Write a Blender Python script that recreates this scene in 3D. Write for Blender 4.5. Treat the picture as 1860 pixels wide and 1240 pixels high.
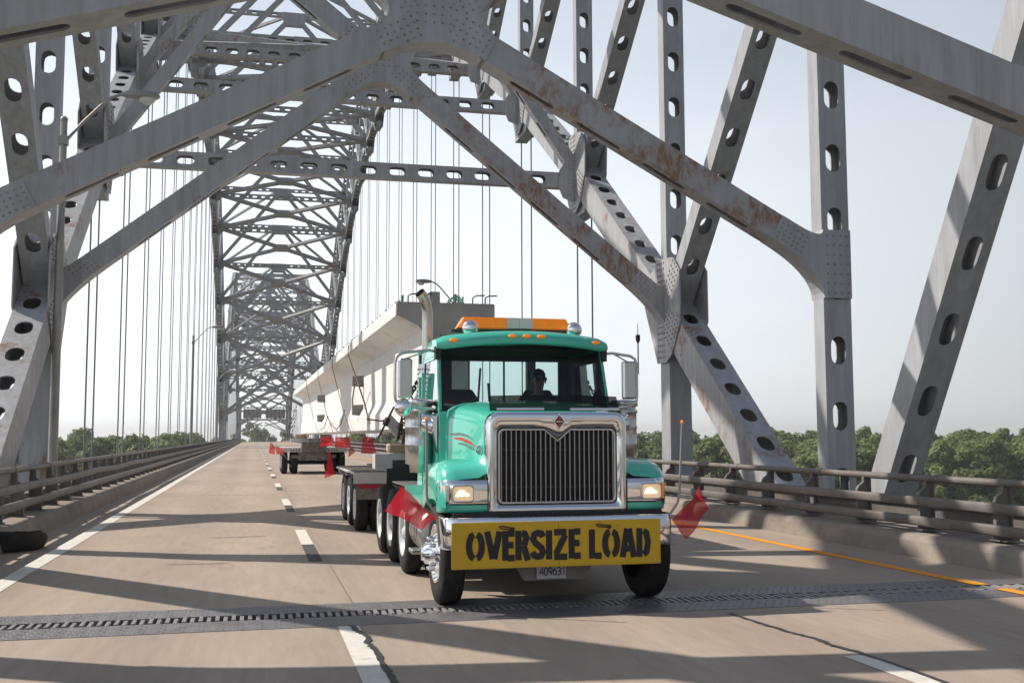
import bpy, math, random
import numpy as np
from mathutils import Vector, Matrix

random.seed(7)
rng = np.random.default_rng(7)
for o in list(bpy.data.objects):
    bpy.data.objects.remove(o, do_unlink=True)
SC = bpy.context.scene
COL = SC.collection

# ------------------------------------------------------------------ camera
cam_d = bpy.data.cameras.new('camera')
cam = bpy.data.objects.new('camera', cam_d)
COL.objects.link(cam)
cam_d.sensor_width = 36.0
cam_d.lens = 37.853
cam_d.clip_start = 0.05
cam_d.clip_end = 9000
Fv = Vector((0.23206521, 0.96880112, 0.08700644))
Rv = Vector((0.97254396, -0.23270116, -0.00290176))
Uv = Vector((-0.01743527, -0.08529099, 0.99620352))
M = Matrix.Identity(4)
for i in range(3):
    M[i][0], M[i][1], M[i][2] = Rv[i], Uv[i], -Fv[i]
M[2][3] = 1.7232
cam.matrix_world = M
SC.camera = cam
SC.render.resolution_x, SC.render.resolution_y = 1024, 682

# ------------------------------------------------------------------ sky and sun
SUN_EL = math.radians(44)
SUN_AZ = math.radians(-60)      # from +Y towards +X: the sun stands to the left, a little ahead
sun_dir = Vector((math.sin(SUN_AZ) * math.cos(SUN_EL), math.cos(SUN_AZ) * math.cos(SUN_EL), math.sin(SUN_EL)))
W = bpy.data.worlds.new('World')
SC.world = W
W.use_nodes = True
nt = W.node_tree
nt.nodes.clear()
sky = nt.nodes.new('ShaderNodeTexSky')
sky.sky_type = 'NISHITA'
sky.sun_disc = False
sky.sun_elevation = SUN_EL
sky.sun_rotation = SUN_AZ
sky.altitude = 100
sky.air_density = 1.0
sky.dust_density = 1.2
sky.ozone_density = 1.2
bg = nt.nodes.new('ShaderNodeBackground')
bg.inputs['Strength'].default_value = 0.095
wo = nt.nodes.new('ShaderNodeOutputWorld')
# pale summer haze: thick towards the horizon all round, brighter towards the sun
tcw = nt.nodes.new('ShaderNodeTexCoord')
sepw = nt.nodes.new('ShaderNodeSeparateXYZ')
nt.links.new(tcw.outputs['Generated'], sepw.inputs[0])
fz = nt.nodes.new('ShaderNodeMapRange')
fz.interpolation_type = 'SMOOTHSTEP'
for k_, q_ in zip((1, 2, 3, 4), (0.0, 0.70, 0.95, 0.05)):
    fz.inputs[k_].default_value = q_
nt.links.new(sepw.outputs[2], fz.inputs[0])
dt = nt.nodes.new('ShaderNodeVectorMath')
dt.operation = 'DOT_PRODUCT'
dt.inputs[1].default_value = sun_dir
nt.links.new(tcw.outputs['Generated'], dt.inputs[0])
kd = nt.nodes.new('ShaderNodeMapRange')
kd.interpolation_type = 'SMOOTHSTEP'
for k_, q_ in zip((1, 2, 3, 4), (-0.60, 0.60, 2.7, 12.9)):
    kd.inputs[k_].default_value = q_
nt.links.new(dt.outputs['Value'], kd.inputs[0])
cw = nt.nodes.new('ShaderNodeTexNoise')
cw.inputs['Scale'].default_value = 2.2
cw.inputs['Detail'].default_value = 6
mpw = nt.nodes.new('ShaderNodeMapping')
mpw.inputs['Scale'].default_value = (1, 1, 4.5)
nt.links.new(tcw.outputs['Generated'], mpw.inputs[0])
nt.links.new(mpw.outputs[0], cw.inputs['Vector'])
cr = nt.nodes.new('ShaderNodeMapRange')
for k_, q_ in zip((1, 2, 3, 4), (0.42, 0.75, 0.0, 0.10)):
    cr.inputs[k_].default_value = q_
nt.links.new(cw.outputs[0], cr.inputs[0])
fa = nt.nodes.new('ShaderNodeMath')
fa.operation = 'ADD'
fa.use_clamp = True
nt.links.new(fz.outputs[0], fa.inputs[0])
nt.links.new(cr.outputs[0], fa.inputs[1])
hz = nt.nodes.new('ShaderNodeVectorMath')
hz.operation = 'SCALE'
hz.inputs[0].default_value = (0.95, 1.0, 1.045)
nt.links.new(kd.outputs[0], hz.inputs['Scale'])
mw = nt.nodes.new('ShaderNodeMix')
mw.data_type = 'RGBA'
nt.links.new(fa.outputs[0], mw.inputs['Factor'])
nt.links.new(sky.outputs[0], mw.inputs['A'])
nt.links.new(hz.outputs[0], mw.inputs['B'])
nt.links.new(mw.outputs['Result'], bg.inputs[0])
nt.links.new(bg.outputs[0], wo.inputs[0])
sl = bpy.data.lights.new('sun', 'SUN')
sl.energy = 4.8
sl.angle = math.radians(0.55)
sl.color = (1.0, 0.925, 0.83)
so = bpy.data.objects.new('sun', sl)
COL.objects.link(so)
so.rotation_euler = (-sun_dir).to_track_quat('-Z', 'Y').to_euler()
so.location = (-60, 60, 80)

vs = SC.view_settings
vs.view_transform = 'Standard'
vs.look = 'None'
vs.exposure = 0.1
vs.gamma = 1.0
vs.use_curve_mapping = False

# ------------------------------------------------------------------ materials
def mat(name, col=(.5, .5, .5), rough=.6, metal=0., noise=0., nscale=4., bump=0., bscale=30., spec=.5, coat=0.,
        dirt=None, dirt_amt=.0, dirt_scale=2., dirt_edge=(.55, .7), stretch=(1, 1, 1), emit=None, emit_s=0., fine=None, streak=0.):
    m = bpy.data.materials.new(name)
    m.use_nodes = True
    t = m.node_tree
    b = t.nodes['Principled BSDF']
    b.inputs['Roughness'].default_value = rough
    b.inputs['Metallic'].default_value = metal
    b.inputs['Specular IOR Level'].default_value = spec
    b.inputs['Coat Weight'].default_value = coat
    if emit:
        b.inputs['Emission Color'].default_value = (*emit, 1)
        b.inputs['Emission Strength'].default_value = emit_s
    c = t.nodes.new('ShaderNodeRGB')
    c.outputs[0].default_value = (*col, 1)
    out = c.outputs[0]
    geo = t.nodes.new('ShaderNodeNewGeometry')
    mp = t.nodes.new('ShaderNodeMapping')
    mp.inputs['Scale'].default_value = stretch
    t.links.new(geo.outputs['Position'], mp.inputs[0])
    if noise > 0:
        n = t.nodes.new('ShaderNodeTexNoise')
        n.inputs['Scale'].default_value = nscale
        n.inputs['Detail'].default_value = 7
        n.inputs['Roughness'].default_value = .65
        t.links.new(mp.outputs[0], n.inputs['Vector'])
        mr = t.nodes.new('ShaderNodeMapRange')
        mr.inputs[1].default_value = .25
        mr.inputs[2].default_value = .75
        mr.inputs[3].default_value = 1 - noise
        mr.inputs[4].default_value = 1 + noise
        t.links.new(n.outputs[0], mr.inputs[0])
        mx = t.nodes.new('ShaderNodeMix')
        mx.data_type = 'RGBA'
        mx.blend_type = 'MULTIPLY'
        mx.inputs['Factor'].default_value = 1
        t.links.new(out, mx.inputs['A'])
        t.links.new(mr.outputs[0], mx.inputs['B'])
        out = mx.outputs['Result']
    if streak > 0:
        mp4 = t.nodes.new('ShaderNodeMapping')
        mp4.inputs['Scale'].default_value = (6, 6, .45)
        t.links.new(geo.outputs['Position'], mp4.inputs[0])
        n4 = t.nodes.new('ShaderNodeTexNoise')
        n4.inputs['Scale'].default_value = 1
        n4.inputs['Detail'].default_value = 7
        n4.inputs['Roughness'].default_value = .7
        t.links.new(mp4.outputs[0], n4.inputs['Vector'])
        m4 = t.nodes.new('ShaderNodeMix')
        m4.data_type = 'RGBA'
        r4 = t.nodes.new('ShaderNodeMapRange')
        for k_, q_ in zip((1, 2, 3, 4), (.40, .72, 0., streak)):
            r4.inputs[k_].default_value = q_
        t.links.new(n4.outputs[0], r4.inputs[0])
        t.links.new(r4.outputs[0], m4.inputs['Factor'])
        t.links.new(out, m4.inputs['A'])
        m4.inputs['B'].default_value = (.16, .125, .095, 1)
        out = m4.outputs['Result']
    if dirt:
        n = t.nodes.new('ShaderNodeTexNoise')
        n.inputs['Scale'].default_value = dirt_scale
        n.inputs['Detail'].default_value = 9
        n.inputs['Roughness'].default_value = .7
        t.links.new(mp.outputs[0], n.inputs['Vector'])
        mr = t.nodes.new('ShaderNodeMapRange')
        mr.inputs[1].default_value = dirt_edge[0]
        mr.inputs[2].default_value = dirt_edge[1]
        mr.inputs[3].default_value = 0
        mr.inputs[4].default_value = dirt_amt
        t.links.new(n.outputs[0], mr.inputs[0])
        fac = mr.outputs[0]
        if fine:
            mp2 = t.nodes.new('ShaderNodeMapping')
            mp2.inputs['Scale'].default_value = fine
            mp2.inputs['Rotation'].default_value = (0, .5, 0)
            t.links.new(geo.outputs['Position'], mp2.inputs[0])
            n2 = t.nodes.new('ShaderNodeTexNoise')
            n2.inputs['Scale'].default_value = 1
            n2.inputs['Detail'].default_value = 8
            n2.inputs['Roughness'].default_value = .75
            t.links.new(mp2.outputs[0], n2.inputs['Vector'])
            m3 = t.nodes.new('ShaderNodeMapRange')
            for k_, q_ in zip((1, 2, 3, 4), (.42, .56, .12, 1.)):
                m3.inputs[k_].default_value = q_
            t.links.new(n2.outputs[0], m3.inputs[0])
            ml = t.nodes.new('ShaderNodeMath')
            ml.operation = 'MULTIPLY'
            t.links.new(fac, ml.inputs[0])
            t.links.new(m3.outputs[0], ml.inputs[1])
            fac = ml.outputs[0]
        mx = t.nodes.new('ShaderNodeMix')
        mx.data_type = 'RGBA'
        t.links.new(fac, mx.inputs['Factor'])
        t.links.new(out, mx.inputs['A'])
        mx.inputs['B'].default_value = (*dirt, 1)
        out = mx.outputs['Result']
    t.links.new(out, b.inputs['Base Color'])
    if bump > 0:
        n = t.nodes.new('ShaderNodeTexNoise')
        n.inputs['Scale'].default_value = bscale
        n.inputs['Detail'].default_value = 5
        t.links.new(geo.outputs['Position'], n.inputs['Vector'])
        bp = t.nodes.new('ShaderNodeBump')
        bp.inputs['Strength'].default_value = bump
        bp.inputs['Distance'].default_value = .02
        t.links.new(n.outputs[0], bp.inputs['Height'])
        t.links.new(bp.outputs[0], b.inputs['Normal'])
    return m

def glass(name, tint, rough=.02):
    m = bpy.data.materials.new(name)
    m.use_nodes = True
    t = m.node_tree
    t.nodes.clear()
    tr = t.nodes.new('ShaderNodeBsdfTransparent')
    tr.inputs[0].default_value = (*tint, 1)
    gl = t.nodes.new('ShaderNodeBsdfGlossy')
    gl.inputs['Roughness'].default_value = rough
    fr = t.nodes.new('ShaderNodeFresnel')
    fr.inputs[0].default_value = 1.5
    mx = t.nodes.new('ShaderNodeMixShader')
    o = t.nodes.new('ShaderNodeOutputMaterial')
    t.links.new(fr.outputs[0], mx.inputs[0])
    t.links.new(tr.outputs[0], mx.inputs[1])
    t.links.new(gl.outputs[0], mx.inputs[2])
    t.links.new(mx.outputs[0], o.inputs[0])
    return m

def mesh_cloth(name, col, opacity):
    m = bpy.data.materials.new(name)
    m.use_nodes = True
    t = m.node_tree
    t.nodes.clear()
    d = t.nodes.new('ShaderNodeBsdfDiffuse')
    d.inputs[0].default_value = (*col, 1)
    tl = t.nodes.new('ShaderNodeBsdfTranslucent')
    tl.inputs[0].default_value = (*col, 1)
    m1 = t.nodes.new('ShaderNodeMixShader')
    m1.inputs[0].default_value = .45
    tr = t.nodes.new('ShaderNodeBsdfTransparent')
    tr.inputs[0].default_value = (1, .82, .80, 1)
    mx = t.nodes.new('ShaderNodeMixShader')
    mx.inputs[0].default_value = opacity
    o = t.nodes.new('ShaderNodeOutputMaterial')
    t.links.new(d.outputs[0], m1.inputs[1])
    t.links.new(tl.outputs[0], m1.inputs[2])
    t.links.new(tr.outputs[0], mx.inputs[1])
    t.links.new(m1.outputs[0], mx.inputs[2])
    t.links.new(mx.outputs[0], o.inputs[0])
    return m

RUST = (.23, .11, .06)
MT = dict(
    stackm=mat('exhaust_steel', (.58, .55, .52), .22, 1., .15, 5),
    steel=mat('painted_steel', (.385, .40, .42), .5, 0, .15, 1.5, .05, 6, stretch=(1.6, 1.6, .55), dirt=RUST, dirt_amt=.9, dirt_scale=.8, dirt_edge=(.62, .70), fine=(8, 8, 2), streak=.42),
    steel_rusty=mat('painted_steel_rusting', (.39, .40, .415), .55, 0, .12, 1.6, .06, 8, dirt=RUST, dirt_amt=1.0, dirt_scale=.9, dirt_edge=(.54, .63), fine=(8, 8, 2.2), streak=.5),
    steel_patch=mat('painted_steel_rust_patches', (.375, .385, .40), .55, 0, .14, 1.6, .06, 8, dirt=(.26, .125, .062), dirt_amt=.95, dirt_scale=.75, dirt_edge=(.455, .56), fine=(9, 4, 3), streak=.22),
    rivet=mat('rivet_paint', (.33, .31, .30), .6, 0, .2, 3, dirt=RUST, dirt_amt=.7, dirt_scale=4, dirt_edge=(.5, .65)),
    hanger=mat('hanger_rope', (.24, .24, .235), .6),
    road=None, kerb=mat('kerb_concrete', (.27, .235, .20), .9, 0, .22, 1.7, .25, 25, dirt=(.13, .105, .085), dirt_amt=.55, dirt_scale=1.4, dirt_edge=(.5, .75), spec=.2),
    rail=mat('weathered_rail', (.165, .15, .138), .6, .15, .25, 2.5, .08, 20, dirt=(.14, .085, .055), dirt_amt=.6, dirt_scale=3, dirt_edge=(.5, .7)),
    white_line=mat('white_road_paint', (.66, .63, .57), .8, 0, .12, 6, .1, 60, dirt=(.33, .29, .25), dirt_amt=.6, dirt_scale=5, dirt_edge=(.52, .72), spec=.2),
    yellow_line=mat('yellow_road_paint', (.75, .30, .03), .8, 0, .12, 6, dirt=(.4, .24, .08), dirt_amt=.5, dirt_scale=5, dirt_edge=(.55, .72), spec=.2),
    black_line=mat('black_road_paint', (.085, .08, .078), .8, 0, .2, 6, spec=.2),
    tar=mat('joint_sealant', (.035, .034, .033), .6, 0, .2, 9),
    joint=mat('tread_plate', (.165, .153, .158), .5, .15, .35, 6, dirt=(.10, .06, .05), dirt_amt=.4, dirt_scale=3, dirt_edge=(.5, .7)),
    finger=mat('joint_finger_steel', (.24, .228, .222), .5, .1, .25, 8),
    dark=mat('dark_void', (.012, .012, .012), .9),
    chrome=mat('chrome', (.86, .86, .87), .06, 1.0),
    grille_bar=mat('grille_bar_metal', (.36, .36, .36), .35, .9),
    chrome_dull=mat('brushed_aluminium', (.62, .62, .62), .28, 1.0, .1, 6),
    green=mat('green_truck_paint', (.065, .52, .39), .24, 0, .06, 2, coat=.8, spec=.5, dirt=(.16, .27, .21), dirt_amt=.30, dirt_scale=3.5, dirt_edge=(.5, .8)),
    green_dark=mat('green_bar', (.01, .11, .06), .4),
    red_stripe=mat('red_stripe', (.6, .05, .02), .4),
    grey_stripe=mat('grey_stripe', (.14, .2, .2), .4),
    blackpl=mat('black_plastic', (.018, .018, .018), .55),
    blacksteel=mat('black_painted_steel', (.03, .03, .032), .5, 0, .2, 6),
    rubber=mat('tyre_rubber', (.022, .021, .021), .85, 0, .25, 8, .15, 40, dirt=(.09, .075, .065), dirt_amt=.35, dirt_scale=4, dirt_edge=(.5, .75), spec=.25),
    rimwhite=mat('white_rim', (.55, .56, .57), .4, .2, .12, 5, dirt=(.2, .16, .13), dirt_amt=.5, dirt_scale=6, dirt_edge=(.5, .75)),
    amber=mat('amber_lens', (1., .30, .008), .2, 0, coat=.3, emit=(1., .20, .005), emit_s=.22),
    clear_lens=mat('clear_lens', (.80, .72, .64), .2, 0, coat=.5),
    lamp_on=mat('lit_headlamp', (.9, .8, .6), .2, emit=(1., .58, .24), emit_s=.32),
    lamp_core=mat('lit_filament', (1, .9, .7), .2, emit=(1., .82, .5), emit_s=3.6),
    yellow_sign=mat('yellow_sign_board', (.60, .38, .015), .55, 0, .1, 5, dirt=(.14, .08, .01), dirt_amt=.6, dirt_scale=7, dirt_edge=(.6, .78), stretch=(1, 1, 2.2)),
    ink=mat('black_stencil_paint', (.016, .015, .018), .6, 0, .2, 20),
    plate=mat('plate_white', (.45, .48, .52), .4),
    plate_ink=mat('plate_ink', (.03, .04, .10), .5),
    rad=mat('radiator_core', (.018, .016, .015), .7, 0, .3, 30),
    red_refl=mat('red_reflector', (.42, .02, .025), .35),
    concrete=mat('precast_concrete', (.74, .72, .69), .85, 0, .08, .9, .12, 30, dirt=(.33, .30, .27), dirt_amt=.5, dirt_scale=1.6, dirt_edge=(.52, .8), stretch=(1, 1, .35), spec=.25),
    conc_shaded=mat('precast_concrete_shaded', (.40, .37, .34), .9, 0, .2, 2, .15, 20),  # darker copy of the girder concrete, shade of the end faces painted in
    embed=mat('embed_plate', (.20, .20, .19), .6, .3, .3, 5),
    rebar_green=mat('epoxy_rebar', (.035, .20, .10), .55),
    rope=mat('lashing_strap', (.16, .11, .08), .8, 0, .2, 20),
    chain=mat('rusty_chain', (.075, .045, .032), .7, .4, .3, 20),
    trailer_white=mat('trailer_white_paint', (.50, .50, .49), .5, 0, .15, 3, dirt=(.20, .12, .08), dirt_amt=.6, dirt_scale=3.5, dirt_edge=(.56, .74)),
    trailer_rust=mat('trailer_dirty_steel', (.22, .20, .185), .7, 0, .3, 5, dirt=(.07, .045, .03), dirt_amt=.8, dirt_scale=9, dirt_edge=(.45, .62)),
    wood=mat('timber_block', (.42, .31, .20), .8, 0, .25, 7),
    lampgrey=mat('lamp_post_steel', (.32, .31, .29), .5, .4, .15, 3),
    lens=mat('lamp_refractor', (.62, .60, .58), .25),
    skin=mat('skin', (.22, .115, .08), .5),
    shirt=mat('red_shirt', (.42, .09, .06), .85),
    hair=mat('dark_hair', (.012, .010, .010), .6),
    seat=mat('seat_vinyl', (.02, .02, .022), .6),
    interior=mat('cab_trim', (.03, .032, .036), .7),
    bark=mat('bark', (.10, .075, .055), .9, 0, .3, 5),
    signback=mat('sign_back', (.33, .32, .31), .45, .5, .1, 2),
    glass=glass('windshield_glass', (.74, .84, .83)),
    glass_side=glass('cab_glass', (.80, .92, .90)),
    smoke=glass('smoked_acrylic', (.09, .085, .075), .05),
    flag=mesh_cloth('red_mesh_flag', (.62, .03, .05), .78),
)

def road_mat():
    m = bpy.data.materials.new('deck_concrete')
    m.use_nodes = True
    t = m.node_tree
    L = t.links.new
    b = t.nodes['Principled BSDF']
    b.inputs['Roughness'].default_value = .82
    b.inputs['Specular IOR Level'].default_value = .25
    geo = t.nodes.new('ShaderNodeNewGeometry')
    sep = t.nodes.new('ShaderNodeSeparateXYZ')
    L(geo.outputs['Position'], sep.inputs[0])
    def noise(scale, detail, st):
        mp = t.nodes.new('ShaderNodeMapping')
        mp.inputs['Scale'].default_value = st
        L(geo.outputs['Position'], mp.inputs[0])
        n = t.nodes.new('ShaderNodeTexNoise')
        n.inputs['Scale'].default_value = scale
        n.inputs['Detail'].default_value = detail
        n.inputs['Roughness'].default_value = .65
        L(mp.outputs[0], n.inputs['Vector'])
        return n.outputs[0]
    def ramp(v, a, b2, c, d):
        r = t.nodes.new('ShaderNodeMapRange')
        for k, q in zip((1, 2, 3, 4), (a, b2, c, d)):
            r.inputs[k].default_value = q
        L(v, r.inputs[0])
        return r.outputs[0]
    def mul(col, f):
        x = t.nodes.new('ShaderNodeMix')
        x.data_type = 'RGBA'
        x.blend_type = 'MULTIPLY'
        x.inputs['Factor'].default_value = 1
        L(col, x.inputs['A'])
        L(f, x.inputs['B'])
        return x.outputs['Result']
    rgb = t.nodes.new('ShaderNodeRGB')
    rgb.outputs[0].default_value = (.375, .305, .245, 1)
    c = rgb.outputs[0]
    c = mul(c, ramp(noise(.35, 6, (1, .3, 1)), .3, .7, .83, 1.12))      # broad blotches stretched along the lane
    c = mul(c, ramp(noise(9, 8, (1, .12, 1)), .3, .7, .90, 1.08))       # brushed streaks
    c = mul(c, ramp(noise(60, 3, (1, 1, 1)), .3, .7, .90, 1.10))        # aggregate grain
    w = t.nodes.new('ShaderNodeMath')                                    # wheel paths
    w.operation = 'MULTIPLY_ADD'
    w.inputs[1].default_value = 2 * math.pi / 1.83
    w.inputs[2].default_value = 1.9
    L(sep.outputs[0], w.inputs[0])
    sn = t.nodes.new('ShaderNodeMath')
    sn.operation = 'SINE'
    L(w.outputs[0], sn.inputs[0])
    c = mul(c, ramp(sn.outputs[0], -1, 1, .93, 1.03))
    # rubber and oil marks
    st = ramp(noise(.9, 9, (1.6, .5, 1)), .60, .74, 1.0, .72)
    c = mul(c, st)
    L(c, b.inputs['Base Color'])
    bp = t.nodes.new('ShaderNodeBump')
    bp.inputs['Strength'].default_value = .25
    bp.inputs['Distance'].default_value = .01
    L(noise(45, 4, (1, .35, 1)), bp.inputs['Height'])
    L(bp.outputs[0], b.inputs['Normal'])
    return m
MT['road'] = road_mat()

def leaf_mat(name, c1, c2):
    m = bpy.data.materials.new(name)
    m.use_nodes = True
    t = m.node_tree
    b = t.nodes['Principled BSDF']
    b.inputs['Roughness'].default_value = .6
    b.inputs['Specular IOR Level'].default_value = .25
    geo = t.nodes.new('ShaderNodeNewGeometry')
    oi = t.nodes.new('ShaderNodeObjectInfo')
    ad = t.nodes.new('ShaderNodeMath')
    ad.operation = 'MULTIPLY_ADD'
    ad.inputs[1].default_value = .55
    t.links.new(geo.outputs['Random Per Island'], ad.inputs[0])
    m2 = t.nodes.new('ShaderNodeMath')
    m2.operation = 'MULTIPLY'
    m2.inputs[1].default_value = .45
    t.links.new(oi.outputs['Random'], m2.inputs[0])
    t.links.new(m2.outputs[0], ad.inputs[2])
    mx = t.nodes.new('ShaderNodeMix')
    mx.data_type = 'RGBA'
    mx.inputs['A'].default_value = (*c1, 1)
    mx.inputs['B'].default_value = (*c2, 1)
    t.links.new(ad.outputs[0], mx.inputs['Factor'])
    t.links.new(mx.outputs['Result'], b.inputs['Base Color'])
    tr = t.nodes.new('ShaderNodeBsdfTranslucent')
    t.links.new(mx.outputs['Result'], tr.inputs[0])
    ms = t.nodes.new('ShaderNodeMixShader')
    ms.inputs[0].default_value = .42
    o = t.nodes['Material Output']
    t.links.new(b.outputs[0], ms.inputs[1])
    t.links.new(tr.outputs[0], ms.inputs[2])
    t.links.new(ms.outputs[0], o.inputs[0])
    return m
MT['leaf'] = leaf_mat('foliage', (.095, .14, .05), (.29, .34, .13))

# ------------------------------------------------------------------ mesh helper
WL = {}
def V(*a):
    return np.array(a, float)
def nrm(v):
    return v / (np.linalg.norm(v) + 1e-12)

class MB:
    def __init__(s):
        s.v = []
        s.f = []
        s.sm = []
        s.m = []
        s.cm = 0
    def add(s, vs, fs, smooth=False):
        o = len(s.v)
        s.v.extend([tuple(map(float, p)) for p in vs])
        for f in fs:
            s.f.append(tuple(o + i for i in f))
            s.sm.append(smooth)
            s.m.append(s.cm)
        return s
    def box(s, a, b):
        (x0, y0, z0), (x1, y1, z1) = a, b
        x0, x1 = min(x0, x1), max(x0, x1); y0, y1 = min(y0, y1), max(y0, y1); z0, z1 = min(z0, z1), max(z0, z1)
        vs = [(x0, y0, z0), (x1, y0, z0), (x1, y1, z0), (x0, y1, z0), (x0, y0, z1), (x1, y0, z1), (x1, y1, z1), (x0, y1, z1)]
        return s.add(vs, [(3, 2, 1, 0), (4, 5, 6, 7), (0, 1, 5, 4), (1, 2, 6, 5), (2, 3, 7, 6), (3, 0, 4, 7)])
    def bbox(s, a, b, r=.02):
        """box with chamfered vertical and horizontal edges"""
        (x0, y0, z0), (x1, y1, z1) = a, b
        x0, x1 = min(x0, x1), max(x0, x1); y0, y1 = min(y0, y1), max(y0, y1); z0, z1 = min(z0, z1), max(z0, z1)
        def ring(i, z):
            return [(x0 + r, y0 + i, z), (x1 - r, y0 + i, z), (x1 - i, y0 + r, z), (x1 - i, y1 - r, z), (x1 - r, y1 - i, z), (x0 + r, y1 - i, z), (x0 + i, y1 - r, z), (x0 + i, y0 + r, z)]
        R = ring(r * .7, z0) + ring(0, z0 + r) + ring(0, z1 - r) + ring(r * .7, z1)
        fs = [tuple(range(7, -1, -1)), tuple(range(24, 32))]
        for k in range(3):
            for i in range(8):
                j = (i + 1) % 8
                fs.append((k * 8 + i, k * 8 + j, k * 8 + 8 + j, k * 8 + 8 + i))
        return s.add(R, fs)
    def obox(s, A, B, up, w, h):
        """box bar from A to B; w across, h along up"""
        A, B = np.array(A, float), np.array(B, float)
        U = nrm(B - A); S = nrm(np.cross(U, np.array(up, float))); N = np.cross(S, U)
        vs = []
        for P in (A, B):
            for a, b in ((-1, -1), (1, -1), (1, 1), (-1, 1)):
                vs.append(P + S * a * w / 2 + N * b * h / 2)
        return s.add(vs, [(0, 1, 2, 3), (7, 6, 5, 4), (0, 4, 5, 1), (1, 5, 6, 2), (2, 6, 7, 3), (3, 7, 4, 0)])
    def tube(s, pts, r, n=8, cap=True, smooth=True):
        pts = [np.array(p, float) for p in pts]
        rs = r if isinstance(r, (list, tuple)) else [r] * len(pts)
        vs = []
        ref = None
        for i, p in enumerate(pts):
            d = nrm((pts[min(i + 1, len(pts) - 1)] - pts[max(i - 1, 0)]))
            if ref is None:
                ref = V(0, 0, 1) if abs(d[2]) < .9 else V(1, 0, 0)
            a = nrm(np.cross(d, ref)); b = np.cross(a, d); ref = b
            for k in range(n):
                t = 2 * math.pi * k / n
                vs.append(p + rs[i] * (math.cos(t) * a + math.sin(t) * b))
        fs = []
        for i in range(len(pts) - 1):
            for k in range(n):
                j = (k + 1) % n
                fs.append((i * n + k, i * n + j, (i + 1) * n + j, (i + 1) * n + k))
        s.add(vs, fs, smooth)
        if cap:
            s.add(vs[:n], [tuple(range(n))]); s.add(vs[-n:], [tuple(range(n - 1, -1, -1))])
        return s
    def lathe(s, O, axis, prof, n=24, smooth=True, ref=None):
        """prof: list of (distance along axis, radius)"""
        O = np.array(O, float); ax = nrm(np.array(axis, float))
        a = nrm(np.cross(ax, V(0, 0, 1) if abs(ax[2]) < .9 else V(1, 0, 0))); b = np.cross(ax, a)
        vs = []
        for d, r in prof:
            for k in range(n):
                t = 2 * math.pi * k / n
                vs.append(O + ax * d + r * (math.cos(t) * a + math.sin(t) * b))
        fs = []
        for i in range(len(prof) - 1):
            for k in range(n):
                j = (k + 1) % n
                fs.append((i * n + k, i * n + j, (i + 1) * n + j, (i + 1) * n + k))
        return s.add(vs, fs, smooth)
    def prism(s, poly, O, U, Vv, N0, N1):
        """polygon (u,v) in frame O,U,V extruded from N0 to N1 along U x V"""
        O, U, Vv = (np.array(q, float) for q in (O, U, Vv))
        N = nrm(np.cross(U, Vv)); n = len(poly)
        vs = [O + U * u + Vv * v + N * N0 for u, v in poly] + [O + U * u + Vv * v + N * N1 for u, v in poly]
        fs = [tuple(range(n - 1, -1, -1)), tuple(range(n, 2 * n))]
        for i in range(n):
            j = (i + 1) % n
            fs.append((i, j, n + j, n + i))
        return s.add(vs, fs)
    def loft(s, secs, smooth=True, close=False, cap=False):
        n = len(secs[0]); vs = [p for q in secs for p in q]; fs = []
        for i in range(len(secs) - 1):
            for k in range(n if close else n - 1):
                j = (k + 1) % n
                fs.append((i * n + k, i * n + j, (i + 1) * n + j, (i + 1) * n + k))
        s.add(vs, fs, smooth)
        if cap:
            s.add(secs[0], [tuple(range(n))]); s.add(secs[-1], [tuple(range(n - 1, -1, -1))])
        return s
    def sphere(s, c, r, nu=12, nv=8, sc=(1, 1, 1)):
        vs = []
        for i in range(nv + 1):
            t = math.pi * i / nv
            for k in range(nu):
                p = 2 * math.pi * k / nu
                vs.append((c[0] + r * sc[0] * math.sin(t) * math.cos(p), c[1] + r * sc[1] * math.sin(t) * math.sin(p), c[2] + r * sc[2] * math.cos(t)))
        fs = []
        for i in range(nv):
            for k in range(nu):
                j = (k + 1) % nu
                fs.append((i * nu + k, (i + 1) * nu + k, (i + 1) * nu + j, i * nu + j))
        return s.add(vs, fs, True)
    def rivet(s, c, N, r=.035):
        c = np.array(c, float); N = nrm(np.array(N, float))
        a = nrm(np.cross(N, V(0, 0, 1) if abs(N[2]) < .9 else V(1, 0, 0))); b = np.cross(N, a)
        vs = [c + r * (math.cos(t) * a + math.sin(t) * b) - N * .004 for t in [k * math.pi / 3 for k in range(6)]]
        vs += [c + r * .65 * (math.cos(t) * a + math.sin(t) * b) + N * r * .65 for t in [k * math.pi / 3 for k in range(6)]]
        fs = [(i, (i + 1) % 6, 6 + (i + 1) % 6, 6 + i) for i in range(6)] + [(6, 7, 8, 9, 10, 11)]
        return s.add(vs, fs)
    def perf(s, O, U, Vv, L, Wd, pitch, hl, hw, t=.03, n=6, margin=.25):
        """perforated plate; O centre of one end, U along, V across; stadium holes"""
        O, U, Vv = (np.array(q, float) for q in (O, U, Vv))
        N = np.cross(U, Vv)
        nh = max(0, int((L - 2 * margin) / pitch))
        if nh == 0:
            s.add([O - Vv * Wd / 2, O + U * L - Vv * Wd / 2, O + U * L + Vv * Wd / 2, O + Vv * Wd / 2], [(0, 1, 2, 3)])
            return s
        m = (L - nh * pitch) / 2
        for a, b in ((0, m), (L - m, L)):
            if b - a > .01:
                s.add([O + U * a - Vv * Wd / 2, O + U * b - Vv * Wd / 2, O + U * b + Vv * Wd / 2, O + U * a + Vv * Wd / 2], [(0, 1, 2, 3)])
        r = hw / 2; h = max(0, hl / 2 - r)
        arc = []
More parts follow.
